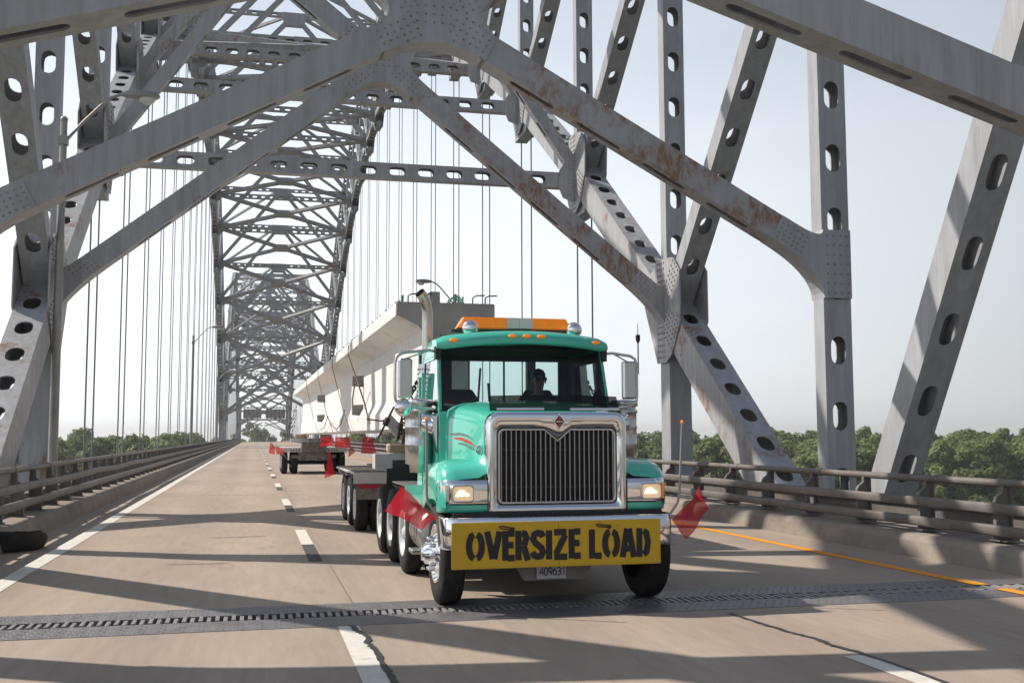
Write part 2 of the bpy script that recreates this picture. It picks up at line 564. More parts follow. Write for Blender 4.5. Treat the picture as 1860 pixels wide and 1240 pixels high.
        for k in range(n + 1):
            th = math.pi - (math.pi / 2) * k / n * 2
            x = r * math.cos(th); y = r * math.sin(th)
            arc.append((x - h if th > math.pi / 2 + 1e-6 else x + h, y))
        mid = n // 2
        arc.insert(mid, (-h, r)) if abs(arc[mid][0] - h) < 1e-6 and h > 0 else None
        for i in range(nh):
            c = m + (i + .5) * pitch
            up = [(c + x, y) for x, y in arc]; dn = [(c + x, -y) for x, y in arc]
            def P(q, d=0.):
                return O + U * q[0] + Vv * q[1] + N * d
            x0, x1 = c - pitch / 2, c + pitch / 2
            poly = [(x0, 0)] + up + [(x1, 0), (x1, Wd / 2), (x0, Wd / 2)]
            s.add([P(q) for q in poly], [tuple(range(len(poly) - 1, -1, -1))])
            poly = [(x0, 0)] + dn + [(x1, 0), (x1, -Wd / 2), (x0, -Wd / 2)]
            s.add([P(q) for q in poly], [tuple(range(len(poly)))])
            ring = up + dn[::-1][1:-1]; k = len(ring)
            s.add([P(q) for q in ring] + [P(q, -t) for q in ring], [(i2, (i2 + 1) % k, k + (i2 + 1) % k, k + i2) for i2 in range(k)])
        return s
    def pbox(s, A, B, side, w, d, pitch=1.25, hl=.55, hw=.3, perf=True, solid=True, margin=.25):
        """hollow box member A->B; 'side' is the axis across the perforated plates (their width w), depth d"""
        A, B = np.array(A, float), np.array(B, float)
        L = np.linalg.norm(B - A); U = (B - A) / L
        S = np.array(side, float); S = nrm(S - U * (S @ U)); N = np.cross(U, S)
        for sg in (1, -1):
            O = A + N * sg * d / 2
            if perf:
                s.perf(O, U, S * sg, L, w, pitch, hl, hw, margin=margin)
            else:
                s.add([O - S * w / 2, O + U * L - S * w / 2, O + U * L + S * w / 2, O + S * w / 2], [(0, 1, 2, 3)])
            O = A + S * sg * w / 2
            e = d / 2
            s.add([O - N * e, O + U * L - N * e, O + U * L + N * e, O + N * e], [(0, 1, 2, 3)])
        return s
    def build(s, name, m, parent=None, loc=None, mods=None):
        me = bpy.data.meshes.new(name)
        off = np.array(WL[parent.name]) if parent is not None else np.zeros(3)
        l = np.array(loc, float) if loc is not None else off
        vv = np.array(s.v, float) - l if s.v else np.zeros((0, 3))
        me.from_pydata(vv.tolist(), [], s.f)
        me.polygons.foreach_set('use_smooth', s.sm)
        ms = m if isinstance(m, (list, tuple)) else [m]
        for q in ms:
            me.materials.append(MT[q] if isinstance(q, str) else q)
        if len(ms) > 1:
            me.polygons.foreach_set('material_index', s.m)
        me.update()
        o = bpy.data.objects.new(name, me)
        COL.objects.link(o)
        o.location = l - off
        o.parent = parent
        WL[o.name] = tuple(l)
        return o

def tag(o, label=None, cat=None, group=None, kind=None):
    if label: o['label'] = label
    if cat: o['category'] = cat
    if group: o['group'] = group
    if kind: o['kind'] = kind
    return o
def thing(name, loc, label, cat, group=None):
    o = bpy.data.objects.new(name, None)
    COL.objects.link(o)
    o.empty_display_size = .3
    o.location = loc
    WL[o.name] = tuple(loc)
    return tag(o, label, cat, group)
def copy_to(o, parent, off):
    c = o.copy()
    COL.objects.link(c)
    c.parent = parent
    c.location = Vector(o.location) + Vector(off)
    WL[c.name] = tuple(np.array(WL[o.name]) + np.array(off))
    return c
def bez(a, c, b, n=8):
    a, c, b = (np.array(q, float) for q in (a, c, b))
    return [tuple((1 - t) ** 2 * a + 2 * t * (1 - t) * c + t * t * b) for t in [i / n for i in range(n + 1)]]
def isect(p, d, q, e):
    A = np.array([[d[0], -e[0]], [d[1], -e[1]]]); b = np.array([q[0] - p[0], q[1] - p[1]])
    t = np.linalg.solve(A, b)
    return (p[0] + d[0] * t[0], p[1] + d[1] * t[0])
def inpoly(p, poly):
    r = False; n = len(poly); j = n - 1
    for i in range(n):
        (xi, yi), (xj, yj) = poly[i], poly[j]
        if (yi > p[1]) != (yj > p[1]) and p[0] < (xj - xi) * (p[1] - yi) / (yj - yi) + xi:
            r = not r
        j = i
    return r
def hull(pts):
    pts = sorted(set(map(tuple, np.round(pts, 4).tolist())))
    def half(P):
        h = []
        for p in P:
            while len(h) > 1 and (h[-1][0] - h[-2][0]) * (p[1] - h[-2][1]) - (h[-1][1] - h[-2][1]) * (p[0] - h[-2][0]) <= 0:
                h.pop()
            h.append(p)
        return h[:-1]
    return half(pts) + half(pts[::-1])

# ------------------------------------------------------------------ ground, river, road deck
XL, XR, XC = -4.84, 10.86, 3.01
KL, KR = -3.6, 9.10
GZ = -26.
mb = MB()
mb.add([(-4000, -1500, GZ), (4000, -1500, GZ), (4000, 6500, GZ), (-4000, 6500, GZ)], [(0, 1, 2, 3)])
tag(mb.build('ground', mat('ground_grass', (.07, .085, .035), .95, 0, .4, .05)), 'low green river bank land far below the bridge', None, None, 'structure')
wm = mat('river_water', (.05, .06, .045), .12, 0, .15, .02, .15, .6)
mb = MB()
mb.add([(-3500, -700, GZ + .4), (3500, -700, GZ + .4), (3500, 235, GZ + .4), (-3500, 235, GZ + .4)], [(0, 1, 2, 3)])
tag(mb.build('river', wm), 'brown green river water below the bridge', None, None, 'structure')

DECK_END = 352.
JN, JF = 10.08, 11.42            # expansion joint plates
def deck_piece(name, y0, y1, label):
    mb = MB()
    n = max(1, int((y1 - y0) / 20))
    mb.box((KL - .1, y0, -.35), (KR + .1, y1, 0.))
    return tag(mb.build(name, 'road'), label, None, None, 'structure')
road_near = deck_piece('road_near', -25, JN, 'tan concrete bridge roadway in front of the expansion joint')
road = deck_piece('road', JF, DECK_END, 'tan concrete bridge roadway running away under the arches')
mb = MB()
mb.loft([[(KL - .1, DECK_END, 0), (KR + .1, DECK_END, 0)], [(KL - 1, 420, -1.2), (KR + 1, 420, -1.2)], [(KL - 2, 700, -12), (KR + 2, 700, -12)]], smooth=False)
tag(mb.build('approach_road', 'road'), 'tan approach roadway dropping away beyond the bridge', None, None, 'structure')

def kerb(name, xs, label):
    mb = MB()
    secs = []
    for y in (-25, JN + .3, JF - .3, 60, 150, 250, DECK_END):
        secs.append([(x, y, z) for x, z in xs])
    mb.loft(secs, smooth=False)
    return tag(mb.build(name, 'kerb'), label, None, None, 'structure')
kerb('kerb_right', [(KR, -.2), (KR, .004), (KR + .05, .22), (KR + .10, .285), (KR + .16, .305), (10.30, .32), (10.30, -.5)], 'weathered concrete kerb under the right hand railing')
kerb('kerb_left', [(KL, -.2), (KL, .004), (KL - .05, .24), (KL - .10, .31), (KL - .16, .335), (-4.36, .35), (-4.36, -.5)], 'shaded concrete kerb under the left hand railing')

def strip(name, parent, x0, x1, y0, y1, z, m, wob=0.):
    mb = MB()
    n = max(1, int((y1 - y0) / 3)) if wob else 1
    secs = [[(x0 + rng.uniform(-wob, wob), y0 + (y1 - y0) * i / n, z), (x1 + rng.uniform(-wob, wob), y0 + (y1 - y0) * i / n, z)] for i in range(n + 1)]
    mb.loft(secs, smooth=False)
    return mb.build(name, m, parent)
strip('edge_line', road, -2.95, -2.72, JF + .01, DECK_END - 1, .005, 'white_line', .006)
strip('edge_line', road_near, -2.95, -2.72, -10, JN - .01, .005, 'white_line', .006)
strip('edge_line', road, 8.05, 8.23, JF + .01, DECK_END - 1, .005, 'yellow_line', .005)
strip('edge_line', road_near, 8.05, 8.23, -10, JN - .01, .005, 'yellow_line', .005)
for lane, x in enumerate((.87, 4.60)):
    for k in range(34):
        y1 = 20.5 + 10.1 * (k - 2) + (.2 if lane else 0)
        if lane == 1 and k == 1:
            y1 = 7.75
        y0 = y1 - 2.8
        pr = road if y0 > JF else road_near
        if y0 < JN < y1 or y0 < JF < y1:
            y1 = min(y1, JN - .02) if y0 < JN else y1
        if lane == 0 or k < 2 or k > 6:
            strip('lane_dash', pr, x - .095, x + .095, y0, y1, .005, 'white_line')
        if k >= 2 or lane == 1 and k > 2:
            strip('contrast_dash', pr, x - .095, x + .095, y0 - 2.4, y0 - .01, .005, 'black_line')
sm2_ = mat('worn_seam', (.17, .145, .125), .85, 0, .4, 3, spec=.2)
# longitudinal lane seams and sealed cracks
for x in (1.02, 4.75):
    strip('lane_seam', road, x, x + .010, JF + .01, 200, .0045, sm2_, .004)
def crack(parent, pts, w, name='sealed_crack'):
    mb = MB()
    P = []
    for (a, b) in zip(pts[:-1], pts[1:]):
        for t in np.linspace(0, 1, 7)[:-1]:
            P.append((a[0] + (b[0] - a[0]) * t + rng.uniform(-.012, .012), a[1] + (b[1] - a[1]) * t))
    P.append(pts[-1])
    secs = []
    for i, p in enumerate(P):
        ww = w * rng.uniform(.6, 1.25)
        secs.append([(p[0] - ww / 2, p[1], .0085), (p[0] + ww / 2, p[1], .0085)])
    mb.loft(secs, smooth=False)
    mb.build(name, 'tar', parent)
crack(road_near, [(.90, 10.05), (.93, 9.75), (.99, 9.5), (.955, 9.2), (.99, 8.9), (.98, 8.4), (1.0, 7.9), (.99, 7.2), (1.02, 6)], .055)
crack(road_near, [(4.52, 9.85), (4.56, 9.2), (4.60, 8.75), (4.67, 8.45), (4.64, 8.2), (4.70, 7.85), (4.71, 7.2), (4.70, 6.3)], .05)
for y in (44.2, 33.1, 58, 71, 84, 97, 119, 141):
    mb = MB()
    mb.add([(KL + .1, y, .0042), (KR - .1, y, .0042), (KR - .1, y + .03, .0042), (KL + .1, y + .03, .0042)], [(0, 1, 2, 3)])
    mb.build('transverse_seam', 'tar', road)
# old tyre scuffs
sm_ = mat('tyre_scuff', (.25, .215, .185), .85, 0, .35, 7, stretch=(1, .3, 1), spec=.2)
for k in range(30):
    x, y = rng.uniform(-2.3, 7.8), rng.uniform(13, 75)
    l, w_ = rng.uniform(.12, .45), rng.uniform(.03, .12)
    mb = MB()
    pts = [(x + math.cos(t) * l * (1 + .2 * math.sin(3 * t)), y + math.sin(t) * w_ * (1 + .3 * math.sin(2 * t + 1)), .0038) for t in np.linspace(0, 2 * math.pi, 10)[:-1]]
    mb.add(pts, [tuple(range(9))])
    mb.build('tyre_scuff', sm_, road)

# ------------------------------------------------------------------ expansion joint
ej = thing('expansion_joint', (XC, (JN + JF) / 2, 0), 'dark steel finger expansion joint running straight across the roadway under the front wheels', 'expansion joint')
mb = MB()
mb.box((KL - .05, JN, -.5), (KR + .05, JF, -.16))
mb.build('trough', 'dark', ej)
FY0, FY1 = 10.60, 10.92
for a, b in ((JN + .004, FY0), (FY1, JF - .004)):
    mb = MB()
    mb.box((KL + .01, a, -.10), (KR - .01, b, .004))
    mb.build('tread_plate', 'joint', ej)
    mb = MB()                                    # raised lugs
    ny = int((b - a - .04) / .075)
    for iy in range(ny):
        y = a + .045 + iy * .075
        for ix in range(int((KR - KL) / .085)):
            x = KL + .05 + ix * .085 + (iy % 2) * .042
            an = .7 if (ix + iy) % 2 else 2.4
            dx, dy = .013 * math.cos(an), .013 * math.sin(an)
            px, py = -.005 * math.sin(an), .005 * math.cos(an)
            mb.add([(x - dx - px, y - dy - py, .0045), (x + dx - px, y + dy - py, .0045), (x + dx + px, y + dy + py, .0045), (x - dx + px, y - dy + py, .0045), (x - dx * .6, y - dy * .6, .0075), (x + dx * .6, y + dy * .6, .0075)],
                   [(0, 1, 5, 4), (2, 3, 4, 5), (1, 2, 5), (3, 0, 4)])
    tag(mb.build('tread_lugs', 'joint', ej), kind='stuff')
for a, b in ((JN + .01, FY0), (FY1, JF - .01)):
    strip('edge_line', ej, 8.05, 8.23, a, b, .0125, 'yellow_line')
fm = []
for a, b in ((FY0 + .002, FY1 - .06), (FY0 + .06, FY1 - .002)):
    mb = MB()
    mb.bbox((-.020, a, -.09), (.020, b, .006), .005)
    fm.append(mb)
first = [None, None]
NF = 168
for k in range(NF):
    x = KL + .06 + k * (KR - KL - .12) / (NF - 1)
    q = k % 2
    if first[q] is None:
        o = fm[q].build('joint_finger', 'finger', ej, loc=(0, 0, 0))
        first[q] = o
    else:
        o = first[q].copy(); COL.objects.link(o); o.parent = ej
    o.location = Vector((x, 0, 0)) - Vector(WL[ej.name])

# ------------------------------------------------------------------ railings
def railing(name, side, label):
    sx = 1 if side == 'R' else -1
    xp = 9.62 if side == 'R' else -4.06          # post line
    xr = 9.40 if side == 'R' else -3.86          # lower rails stand towards the road
    zt, zm, zl = (1.08, .76, .48) if side == 'R' else (1.15, .86, .57)
    root = thing(name, (xp, 170, .34), label, 'railing')
    y0, y1 = (-6, DECK_END - 2)
    for i, (x, z, r, sc) in enumerate(((xp, zt, .055, 1), (xr, zm, .062, 1), (xr, zl, .058, 1))):
        mb = MB()
        ys = np.concatenate([np.arange(y0, 60, 1.65), np.arange(60, y1, 6.6), [y1]])
        pts = []
        for y in ys:
            j = 0
            if i == 1 and side == 'L' and 22 < y < 45:
                j = .03 * math.sin(y * .7)
            pts.append((x + j, y, z + j * .8))
        if i == 0:
            mb.tube(pts, r, 10)
        else:
            pf = [(-.045, -.045), (-.03, -.068), (.03, -.068), (.045, -.045), (.045, .045), (.03, .068), (-.03, .068), (-.045, .045)]
            mb.loft([[(p[0] + u, p[1], p[2] + v) for u, v in pf] for p in pts], smooth=True, close=True)
        rl = mb.build('rail', 'rail', root)
    mb = MB(); mb.tube([(0, -.05, 0), (0, .05, 0)], .066, 8)       # sleeves where lengths of the top rail join
    slv = mb.build('rail_sleeve', 'rail', root, loc=(0, 0, 0))
    for k, y in enumerate(np.arange(y0, 120, 3.3)):
        o = slv if k == 0 else slv.copy()
        if k:
            COL.objects.link(o); o.parent = root
        o.location = Vector((xp, y, zt)) - Vector(WL[root.name])
    # a post with flared foot, block and upright
    mb = MB()
    prof = [(-.16 * sx, 0), (.10 * sx, 0), (.10 * sx, .06), (.055 * sx, .14), (.05 * sx, zt - .34 - .03), (-.03 * sx, zt - .34 - .03), (-.035 * sx, .62), (-.12 * sx, .56), (-.15 * sx, .50), (-.15 * sx, .08)]
    prof = [(-u, v) for u, v in prof] if False else prof
    pl = prof if sx > 0 else prof[::-1]
    mb.prism(pl, (0, 0, 0), (1, 0, 0), (0, 0, 1), -.032, .032)
    for a in (-1, 1):                            # flanges
        mb.box((.05 * sx, a * .05 - .02, .02), (.075 * sx, a * .05 + .02, zt - .40))
    mb.box((-.17 * sx, -.11, -.005), (.13 * sx, .11, .018))
    post = mb.build('post', 'rail', root, loc=(0, 0, 0))
    ys = list(np.arange(2.2, DECK_END - 3, 1.66))
    for i, y in enumerate(ys):
        o = post if i == 0 else post.copy()
        if i:
            COL.objects.link(o); o.parent = root
        o.location = Vector((xp - .03 * sx, y + (.2 if side == 'R' else 0), .345)) - Vector(WL[root.name])
    xf = 10.33 if side == 'R' else -4.40
    for k, ya in enumerate(np.arange(-6, DECK_END - 8, 8.0)):
        mb = MB(); mb.box((xf - .03, ya + .01, -.5), (xf + .03, ya + 7.99, .60)); mb.box((xf - .08, ya + .01, .60), (xf + .08, ya + 7.99, .625))
        mb.build('fascia_plate', 'rail', root)
    # reflectors on the low rail posts
    if side == 'R':
        mb = MB()
        for y in (13.35, 16.9):
            mb.box((xr - .09, y - .04, .56), (xr - .065, y + .04, .66))
        mb.build('reflector_tab', 'rimwhite', root)
    return root
railing('bridge_railing', 'R', 'weathered three rail steel railing along the right hand kerb')
railing('bridge_railing', 'L', 'weathered three rail steel railing along the left hand kerb')

# ------------------------------------------------------------------ steel arches
PN = 8.0
Y0C = 98.7
TOP = {0: 40.4, 1: 40.1, 2: 39.2, 3: 37.7, 4: 35.6, 5: 33., 6: 29.8, 7: 25.8, 8: 21.3, 9: 17.2, 10: 13.6, 11: 11.6}
def yN(i): return Y0C + PN * i
def zlo(i): return 31.77 - .00517 * (PN * i) ** 2
def zhi(i): return TOP[abs(i)]
PW, PD = .58, .38                 # posts
LW_, LD = .70, .88                # lower chord
arch = thing('steel_arch', (XC, Y0C, 0), 'near grey riveted steel truss arch rising over the roadway and the truck', 'arch')
PARTS_FAR = []                    # parts that the second arch repeats
def part(mb, name, m, rep, **k):
    o = mb.build(name, m, arch, **k)
    if rep: PARTS_FAR.append(o)
    return o
def chord_dir(i, f):
    a = V(0, yN(i - .5), f(i - .5)) if False else None
def member_m(): return 'steel_rusty' if rng.random() < .3 else 'steel'

NI = list(range(-10, 11))
for X in (XL, XR):
    inner = 1 if X == XL else -1
    for i in NI:
        rep = i >= -10
        y = yN(i)
        z0 = zlo(i) + .3 if abs(i) < 10 else -3.
        # vertical post
        mb = MB(); mb.pbox((X, y, z0), (X, y, zhi(i) - .2), (1, 0, 0), PW, PD, 1.25, .55, .32, margin=.5)
        part(mb, 'post', 'steel', rep)
        # chords
        if i < 10:
            a, b = (X, y, zlo(i)), (X, yN(i + 1), zlo(i + 1))
            mb = MB(); mb.pbox(a, b, (1, 0, 0), LW_, LD, 1.02, .5, .36, margin=.3)
            part(mb, 'lower_chord', 'steel_rusty' if i in (-10, -9) else 'steel', rep)
            mb = MB(); mb.pbox((X, y, zhi(i)), (X, yN(i + 1), zhi(i + 1)), (1, 0, 0), .66, .7, 1.1, .5, .32, margin=.3)
            part(mb, 'upper_chord', 'steel', rep)
        # diagonals: low end towards the crown, high end towards the pier
        if i < 0 or i == 0:
            pass
        if -10 < i <= 0:
            A, B = (X, y, zlo(i)), (X, yN(i - 1), zhi(i - 1))
        elif 0 < i < 10:
            A, B = (X, y, zlo(i)), (X, yN(i + 1), zhi(i + 1))
        else:
            A = None
        if A is not None:
            mb = MB(); mb.pbox(A, B, (1, 0, 0), .62, .46, 1.22, .52, .32, margin=.9)
            part(mb, 'diagonal', 'steel', rep)
        if i == 0:
            mb = MB(); mb.pbox((X, y, zlo(0)), (X, yN(1), zhi(1)), (1, 0, 0), .62, .46, 1.22, .52, .32, margin=.9)
            part(mb, 'diagonal', 'steel', rep)
    # lower chord runs on below the deck to the pier
    for s in (-1, 1):
        mb = MB(); mb.pbox((X, yN(10 * s), zlo(10)), (X, yN(11.4 * s), zlo(11.4)), (1, 0, 0), LW_, LD, 1.02, .5, .36)
        part(mb, 'lower_chord', 'steel', True)

# stub posts from the end nodes down to the deck tie
for X in (XL, XR):
    for i in (-9, 9):
        mb = MB(); mb.pbox((X, yN(i), -1.0), (X, yN(i), zlo(i) - .3), (1, 0, 0), .60, .62, perf=False)
        part(mb, 'stub_post', 'steel', True)
# node gussets with rivets
def node_gusset(X, i, sgn, with_rivets, rep):
    """plate on the inner (road) or outer side of the lower chord node"""
    y, z = yN(i), zlo(i)
    d = nrm(V(0, PN * 2, zlo(i + 1) - zlo(i - 1)))[1:]
    n = V(-d[1], d[0])
    pts = []
    for s in (-1, 1):
        for q in (-1, 1):
            pts.append(d * s * 1.25 + n * q * .48)
    if abs(i) == 9:
        dg = nrm(V(yN(i + (-1 if i <= 0 else 1)) - y, zhi(i + (-1 if i <= 0 else 1)) - z))
    else:
        dg = nrm(V(yN(i + (-1 if i <= 0 else 1)) - y, zhi(i + (-1 if i <= 0 else 1)) - z))
    m = V(-dg[1], dg[0])
    for q in (-.30, .30):
        pts.append(dg * 1.55 + m * q)
        pts.append(V(q, 1.4))
    pts += [V(-.32, -1.35), V(.32, -1.35)]
    pl = hull(np.array(pts))
    xo = X + sgn * (LW_ / 2 + .004)
    mb = MB()
    mb.prism(pl, (xo, y, z), (0, 1, 0), (0, 0, 1), 0 if sgn > 0 else -.035, .035 if sgn > 0 else 0)
    g = part(mb, 'gusset_plate', 'steel_rusty' if i in (-9, -8) else 'steel', rep)
    if with_rivets:
        mb = MB()
        xr = xo + sgn * .036
        grp = []
        for dirv, off, L0, L1 in ((d, n, .35, 1.42), (-d, n, .35, 1.42), (dg, m, .55, 1.8), (V(0, 1), V(1, 0), .5, 1.65), (V(0, -1), V(1, 0), .4, 1.28)):
            ww = .36 if off is n else .22
            for t in np.arange(L0, L1, .16):
                for w in np.arange(-ww, ww + .01, .145):
                    p = dirv * t + off * w
                    if inpoly(p, pl):
                        mb.rivet((xr, y + p[0], z + p[1]), (sgn, 0, 0), .034)
        r = mb.build('rivets', 'rivet', g); r['kind'] = 'stuff'
    return g
for X in (XL, XR):
    inner = 1 if X == XL else -1
    for i in range(-9, 10):
        node_gusset(X, i, inner, i in (-9, -8, -7), True)
        node_gusset(X, i, -inner, False, True)
# upper nodes
for X in (XL, XR):
    for i in range(-10, 11):
        mb = MB()
        for s in (-1, 1):
            mb.box((X + s * .334, yN(i) - .8, zhi(i) - .9), (X + s * .365, yN(i) + .8, zhi(i) + .42))
        part(mb, 'upper_gusset', 'steel', True)

# lateral struts at the lower nodes, with end plates; bracing in the plane of the lower chord
XI0, XI1 = XL + LW_ / 2 + .04, XR - LW_ / 2 - .04
for i in range(-8, 9):
    y, z = yN(i), zlo(i) - .25
    mb = MB(); mb.pbox((XI0, y, z), (XI1, y, z), (0, 0, 1), .52, .36, .95, .55, .27, margin=.5)
    part(mb, 'lateral_strut', 'steel_rusty' if i > -8 and rng.random() < .5 else 'steel', True)
    for xa, s in ((XI0, 1), (XI1, -1)):
        mb = MB(); mb.prism([(0, -.75), (.42 * s, -.62), (.55 * s, -.3), (.55 * s, .3), (.30 * s, .7), (0, .8)][::s], (xa, y - .185, z), (1, 0, 0), (0, 0, 1), -.0, .03)
        g = part(mb, 'strut_end_plate', 'steel', True)
        if i in (-8, -7):
            mb = MB()
            for dz in np.arange(-.5, .6, .13):
                for dx in (.09, .22):
                    mb.rivet((xa + s * dx, y - .217, z + dz), (0, -1, 0), .026)
            r = mb.build('rivets', 'rivet', g); r['kind'] = 'stuff'
for i in range(-9, 9):
    za, zb = zlo(i) - .1, zlo(i + 1) - .1
    for a, b in (((XI0, yN(i), za), (XI1, yN(i + 1), zb)), ((XI1, yN(i), za - .02), (XI0, yN(i + 1), zb - .02))):
        if i < -6 or i > 7:
            continue
        mb = MB()
        n_ = nrm(np.cross(V(1, 0, 0), V(0, PN, zb - za)))
        mb.obox(a, b, n_, .42, .34)
        part(mb, 'lateral_brace', 'steel_rusty' if rng.random() < .45 else 'steel', True)
    if -6 <= i <= 7:
        mb = MB()
        c = V(XC, (yN(i) + yN(i + 1)) / 2, (za + zb) / 2)
        vd = nrm(V(0, PN, zb - za)); nn = np.cross(V(1, 0, 0), vd)
        mb.prism([(-1.1, -.42), (-.5, -.62), (.5, -.62), (1.1, -.42), (1.1, .42), (.5, .62), (-.5, .62), (-1.1, .42)], c, (1, 0, 0), vd, -.20, .20)
        part(mb, 'brace_gusset', 'steel', True)
# upper struts and sway bracing
for i in range(-10, 11):
    y, z = yN(i), zhi(i)
    mb = MB(); mb.pbox((XL + .35, y, z), (XR - .35, y, z), (0, 0, 1), .45, .34, .9, .5, .22, margin=.4)
    part(mb, 'upper_strut', 'steel_rusty' if rng.random() < .4 else 'steel', True)
    if abs(i) <= 8:
        for s in (-1, 1):
            X = XC + s * (XR - XC - .4)
            mb = MB(); mb.pbox((X, y - .05, zlo(i) + .25), (XC + s * .35, y - .05, z - .3), (0, 1, 0), .34, .40, 1.3, .6, .16, margin=.6)
            part(mb, 'sway_brace', 'steel_rusty' if rng.random() < .4 else 'steel', True)
        mb = MB(); mb.prism([(-1.1, .25), (-1.1, -.25), (-.75, -1.0), (.75, -1.0), (1.1, -.25), (1.1, .25)], (XC, y, z), (1, 0, 0), (0, 0, 1), -.24, .24)
        part(mb, 'sway_gusset', 'steel', True)
# upper lateral bracing, K pattern
for i in range(-10, 10):
    if abs(i) > 9: continue
    j = i + 1
    for s in (-1, 1):
        mb = MB()
        a = (XC + s * .3, yN(i), zhi(i) + .1); b = (XC + s * (XR - XC - .4), yN(j), zhi(j) + .1)
        mb.obox(a, b, (0, 0, 1), .26, .26)
        part(mb, 'upper_brace', 'steel_rusty' if rng.random() < .5 else 'steel', True)

# sway frames (X shaped portals) over the road
def sway_frame(y, zc, kl, ku, ztop, rivets, rep, hw=.36, dep=.46, knee=True, m='steel'):
    hwid = XR - XC - PW / 2          # distance from centre to the inner face of the post
    yf = y
    arms = []
    for s, k in ((1, -kl), (1, ku), (-1, ku), (-1, -kl)):
        arms.append(nrm(V(s * 1.0, k)))
    order = sorted(range(4), key=lambda q: math.atan2(arms[q][1], arms[q][0]))
    R = 1.2
    poly = []
    for n_, q in enumerate(order):
        e = arms[q]; m_ = V(-e[1], e[0])
        e2 = arms[order[(n_ + 1) % 4]]; m2 = V(-e2[1], e2[0])
        poly.append(tuple(e * R - m_ * hw))
        p = e * R + m_ * hw; q2 = e2 * R - m2 * hw
        c = np.array(isect(p, e, q2, e2))
        rf = R - .08
        poly.append(tuple(p))
        poly += bez(e * rf + m_ * hw, c, e2 * rf - m2 * hw, 9)
    Ff = (XC, yf, zc)
    mb = MB(); mb.prism(poly, Ff, (1, 0, 0), (0, 0, 1), -dep / 2 - .012, dep / 2 + .012)
    g = part(mb, 'sway_gusset', m, rep)
    if rivets:
        mb = MB()
        done = set()
        for a in np.arange(-2, 2.01, .06):
            for b in np.arange(-1.6, 1.61, .06):
                for q in range(4):
                    e = arms[q]; m_ = V(-e[1], e[0])
                    p = V(a, b)
                    u, v = p @ e, p @ m_
                    if .42 < u < R - .06 and abs(v) < hw - .05 and inpoly(p, poly):
                        uu, vv = round(u / .135) * .135, round(v / .125) * .125
                        if (q, round(uu, 3), round(vv, 3)) in done: break
                        done.add((q, round(uu, 3), round(vv, 3)))
                        p2 = e * uu + m_ * vv
                        mb.rivet((XC + p2[0], yf - dep / 2 - .0125, zc + p2[1]), (0, -1, 0), .027)
                        break
        for a in np.arange(-.30, .31, .15):
            for b in np.arange(-.16, .17, .15):
                mb.rivet((XC + a, yf - dep / 2 - .0125, zc + b), (0, -1, 0), .028)
        r = mb.build('rivets', 'rivet', g); r['kind'] = 'stuff'
    # arms
    for q, e in enumerate(arms):
        s = 1 if e[0] > 0 else -1
        low = e[1] < 0
        L1 = (hwid - (.62 if low else .0)) / abs(e[0])
        A = (XC + e[0] * (R - .25), yf, zc + e[1] * (R - .25)); B = (XC + e[0] * L1, yf, zc + e[1] * L1)
        mb = MB(); mb.pbox(A, B, (0, 1, 0), dep, hw * 2, 1.45, .95, .17, margin=.35)
        part(mb, 'sway_leg' if low else 'sway_arm', ('steel_patch' if hw < .27 else 'steel') if s > 0 else m, rep)
        if low and knee:
            # curved knee plate joining leg and post
            m_ = V(-e[1], e[0]) * (1 if s > 0 else -1)
            P0 = e * (L1 - .38) + m_ * hw; P1 = e * (L1 - .38) - m_ * hw
            zi = e[1] * hwid / abs(e[0])
            top = zi + .50; bot = zi - .82
            xi = s * hwid; xo = s * (hwid + PW)
            ct = isect(P0, e, (xi, 0), (0, 1)); cb = isect(P1, e, (xi, 0), (0, 1))
            pl = [tuple(P0)] + bez(e * (L1 - .05) + m_ * hw, (ct[0], ct[1]), (xi, top), 6) + [(xo - .003 * s, top), (xo - .003 * s, bot)] + bez((xi, bot), (cb[0], cb[1]), tuple(P1), 10)
            if s < 0: pl = pl[::-1]
            mb = MB(); mb.prism(pl[::-1], Ff, (1, 0, 0), (0, 0, 1), -dep / 2 - .014, dep / 2 + .014)
            kg = part(mb, 'knee_plate', m, rep)
            if rivets:
                mb = MB()
                for zz in np.arange(bot + .1, top - .05, .185):
                    for xx in np.arange(.08, PW - .02, .14):
                        mb.rivet((XC + s * (hwid + xx), yf - dep / 2 - .0145, zc + zz), (0, -1, 0), .03)
                for t in np.arange(L1 - .30, L1 + .34, .11):
                    for w in np.arange(-hw + .07, hw - .04, .105):
                        p = e * t + m_ * w
                        mb.rivet((XC + p[0], yf - dep / 2 - .0145, zc + p[1]), (0, -1, 0), .026)
                r = mb.build('rivets', 'rivet', kg); r['kind'] = 'stuff'
sway_frame(yN(-10), 9.23, .54, .60, 13.6, True, False, hw=.25)
sway_frame(yN(-9), 11.18, .80, .78, 17.2, True, False, hw=.235)
sway_frame(yN(9), 11.18, .80, .78, 17.2, False, True, hw=.25)
sway_frame(yN(10), 9.23, .54, .60, 13.6, False, True, hw=.25)
# the frame of the span behind, standing beside the camera
yb = yN(-11)
sway_frame(yb, 7.36, .30, .62, 11.6, False, False, hw=.28, dep=.46)
for X in (XL, XR):
    mb = MB(); mb.pbox((X, yb, -3), (X, yb, 11.8), (1, 0, 0), PW, PD, 1.25, .55, .32, margin=.5)
    part(mb, 'post', 'steel', False)
    mb = MB(); mb.pbox((X, yN(-10), -2.4), (X, yb, 11.7), (1, 0, 0), .62, .5, 1.3, .58, .30, margin=.5)
    part(mb, 'diagonal', 'steel', False)
    mb = MB(); mb.pbox((X, yb, 11.7), (X, yN(-10), 13.6), (1, 0, 0), .66, .7, 1.1, .5, .32)
    part(mb, 'upper_chord', 'steel', False)
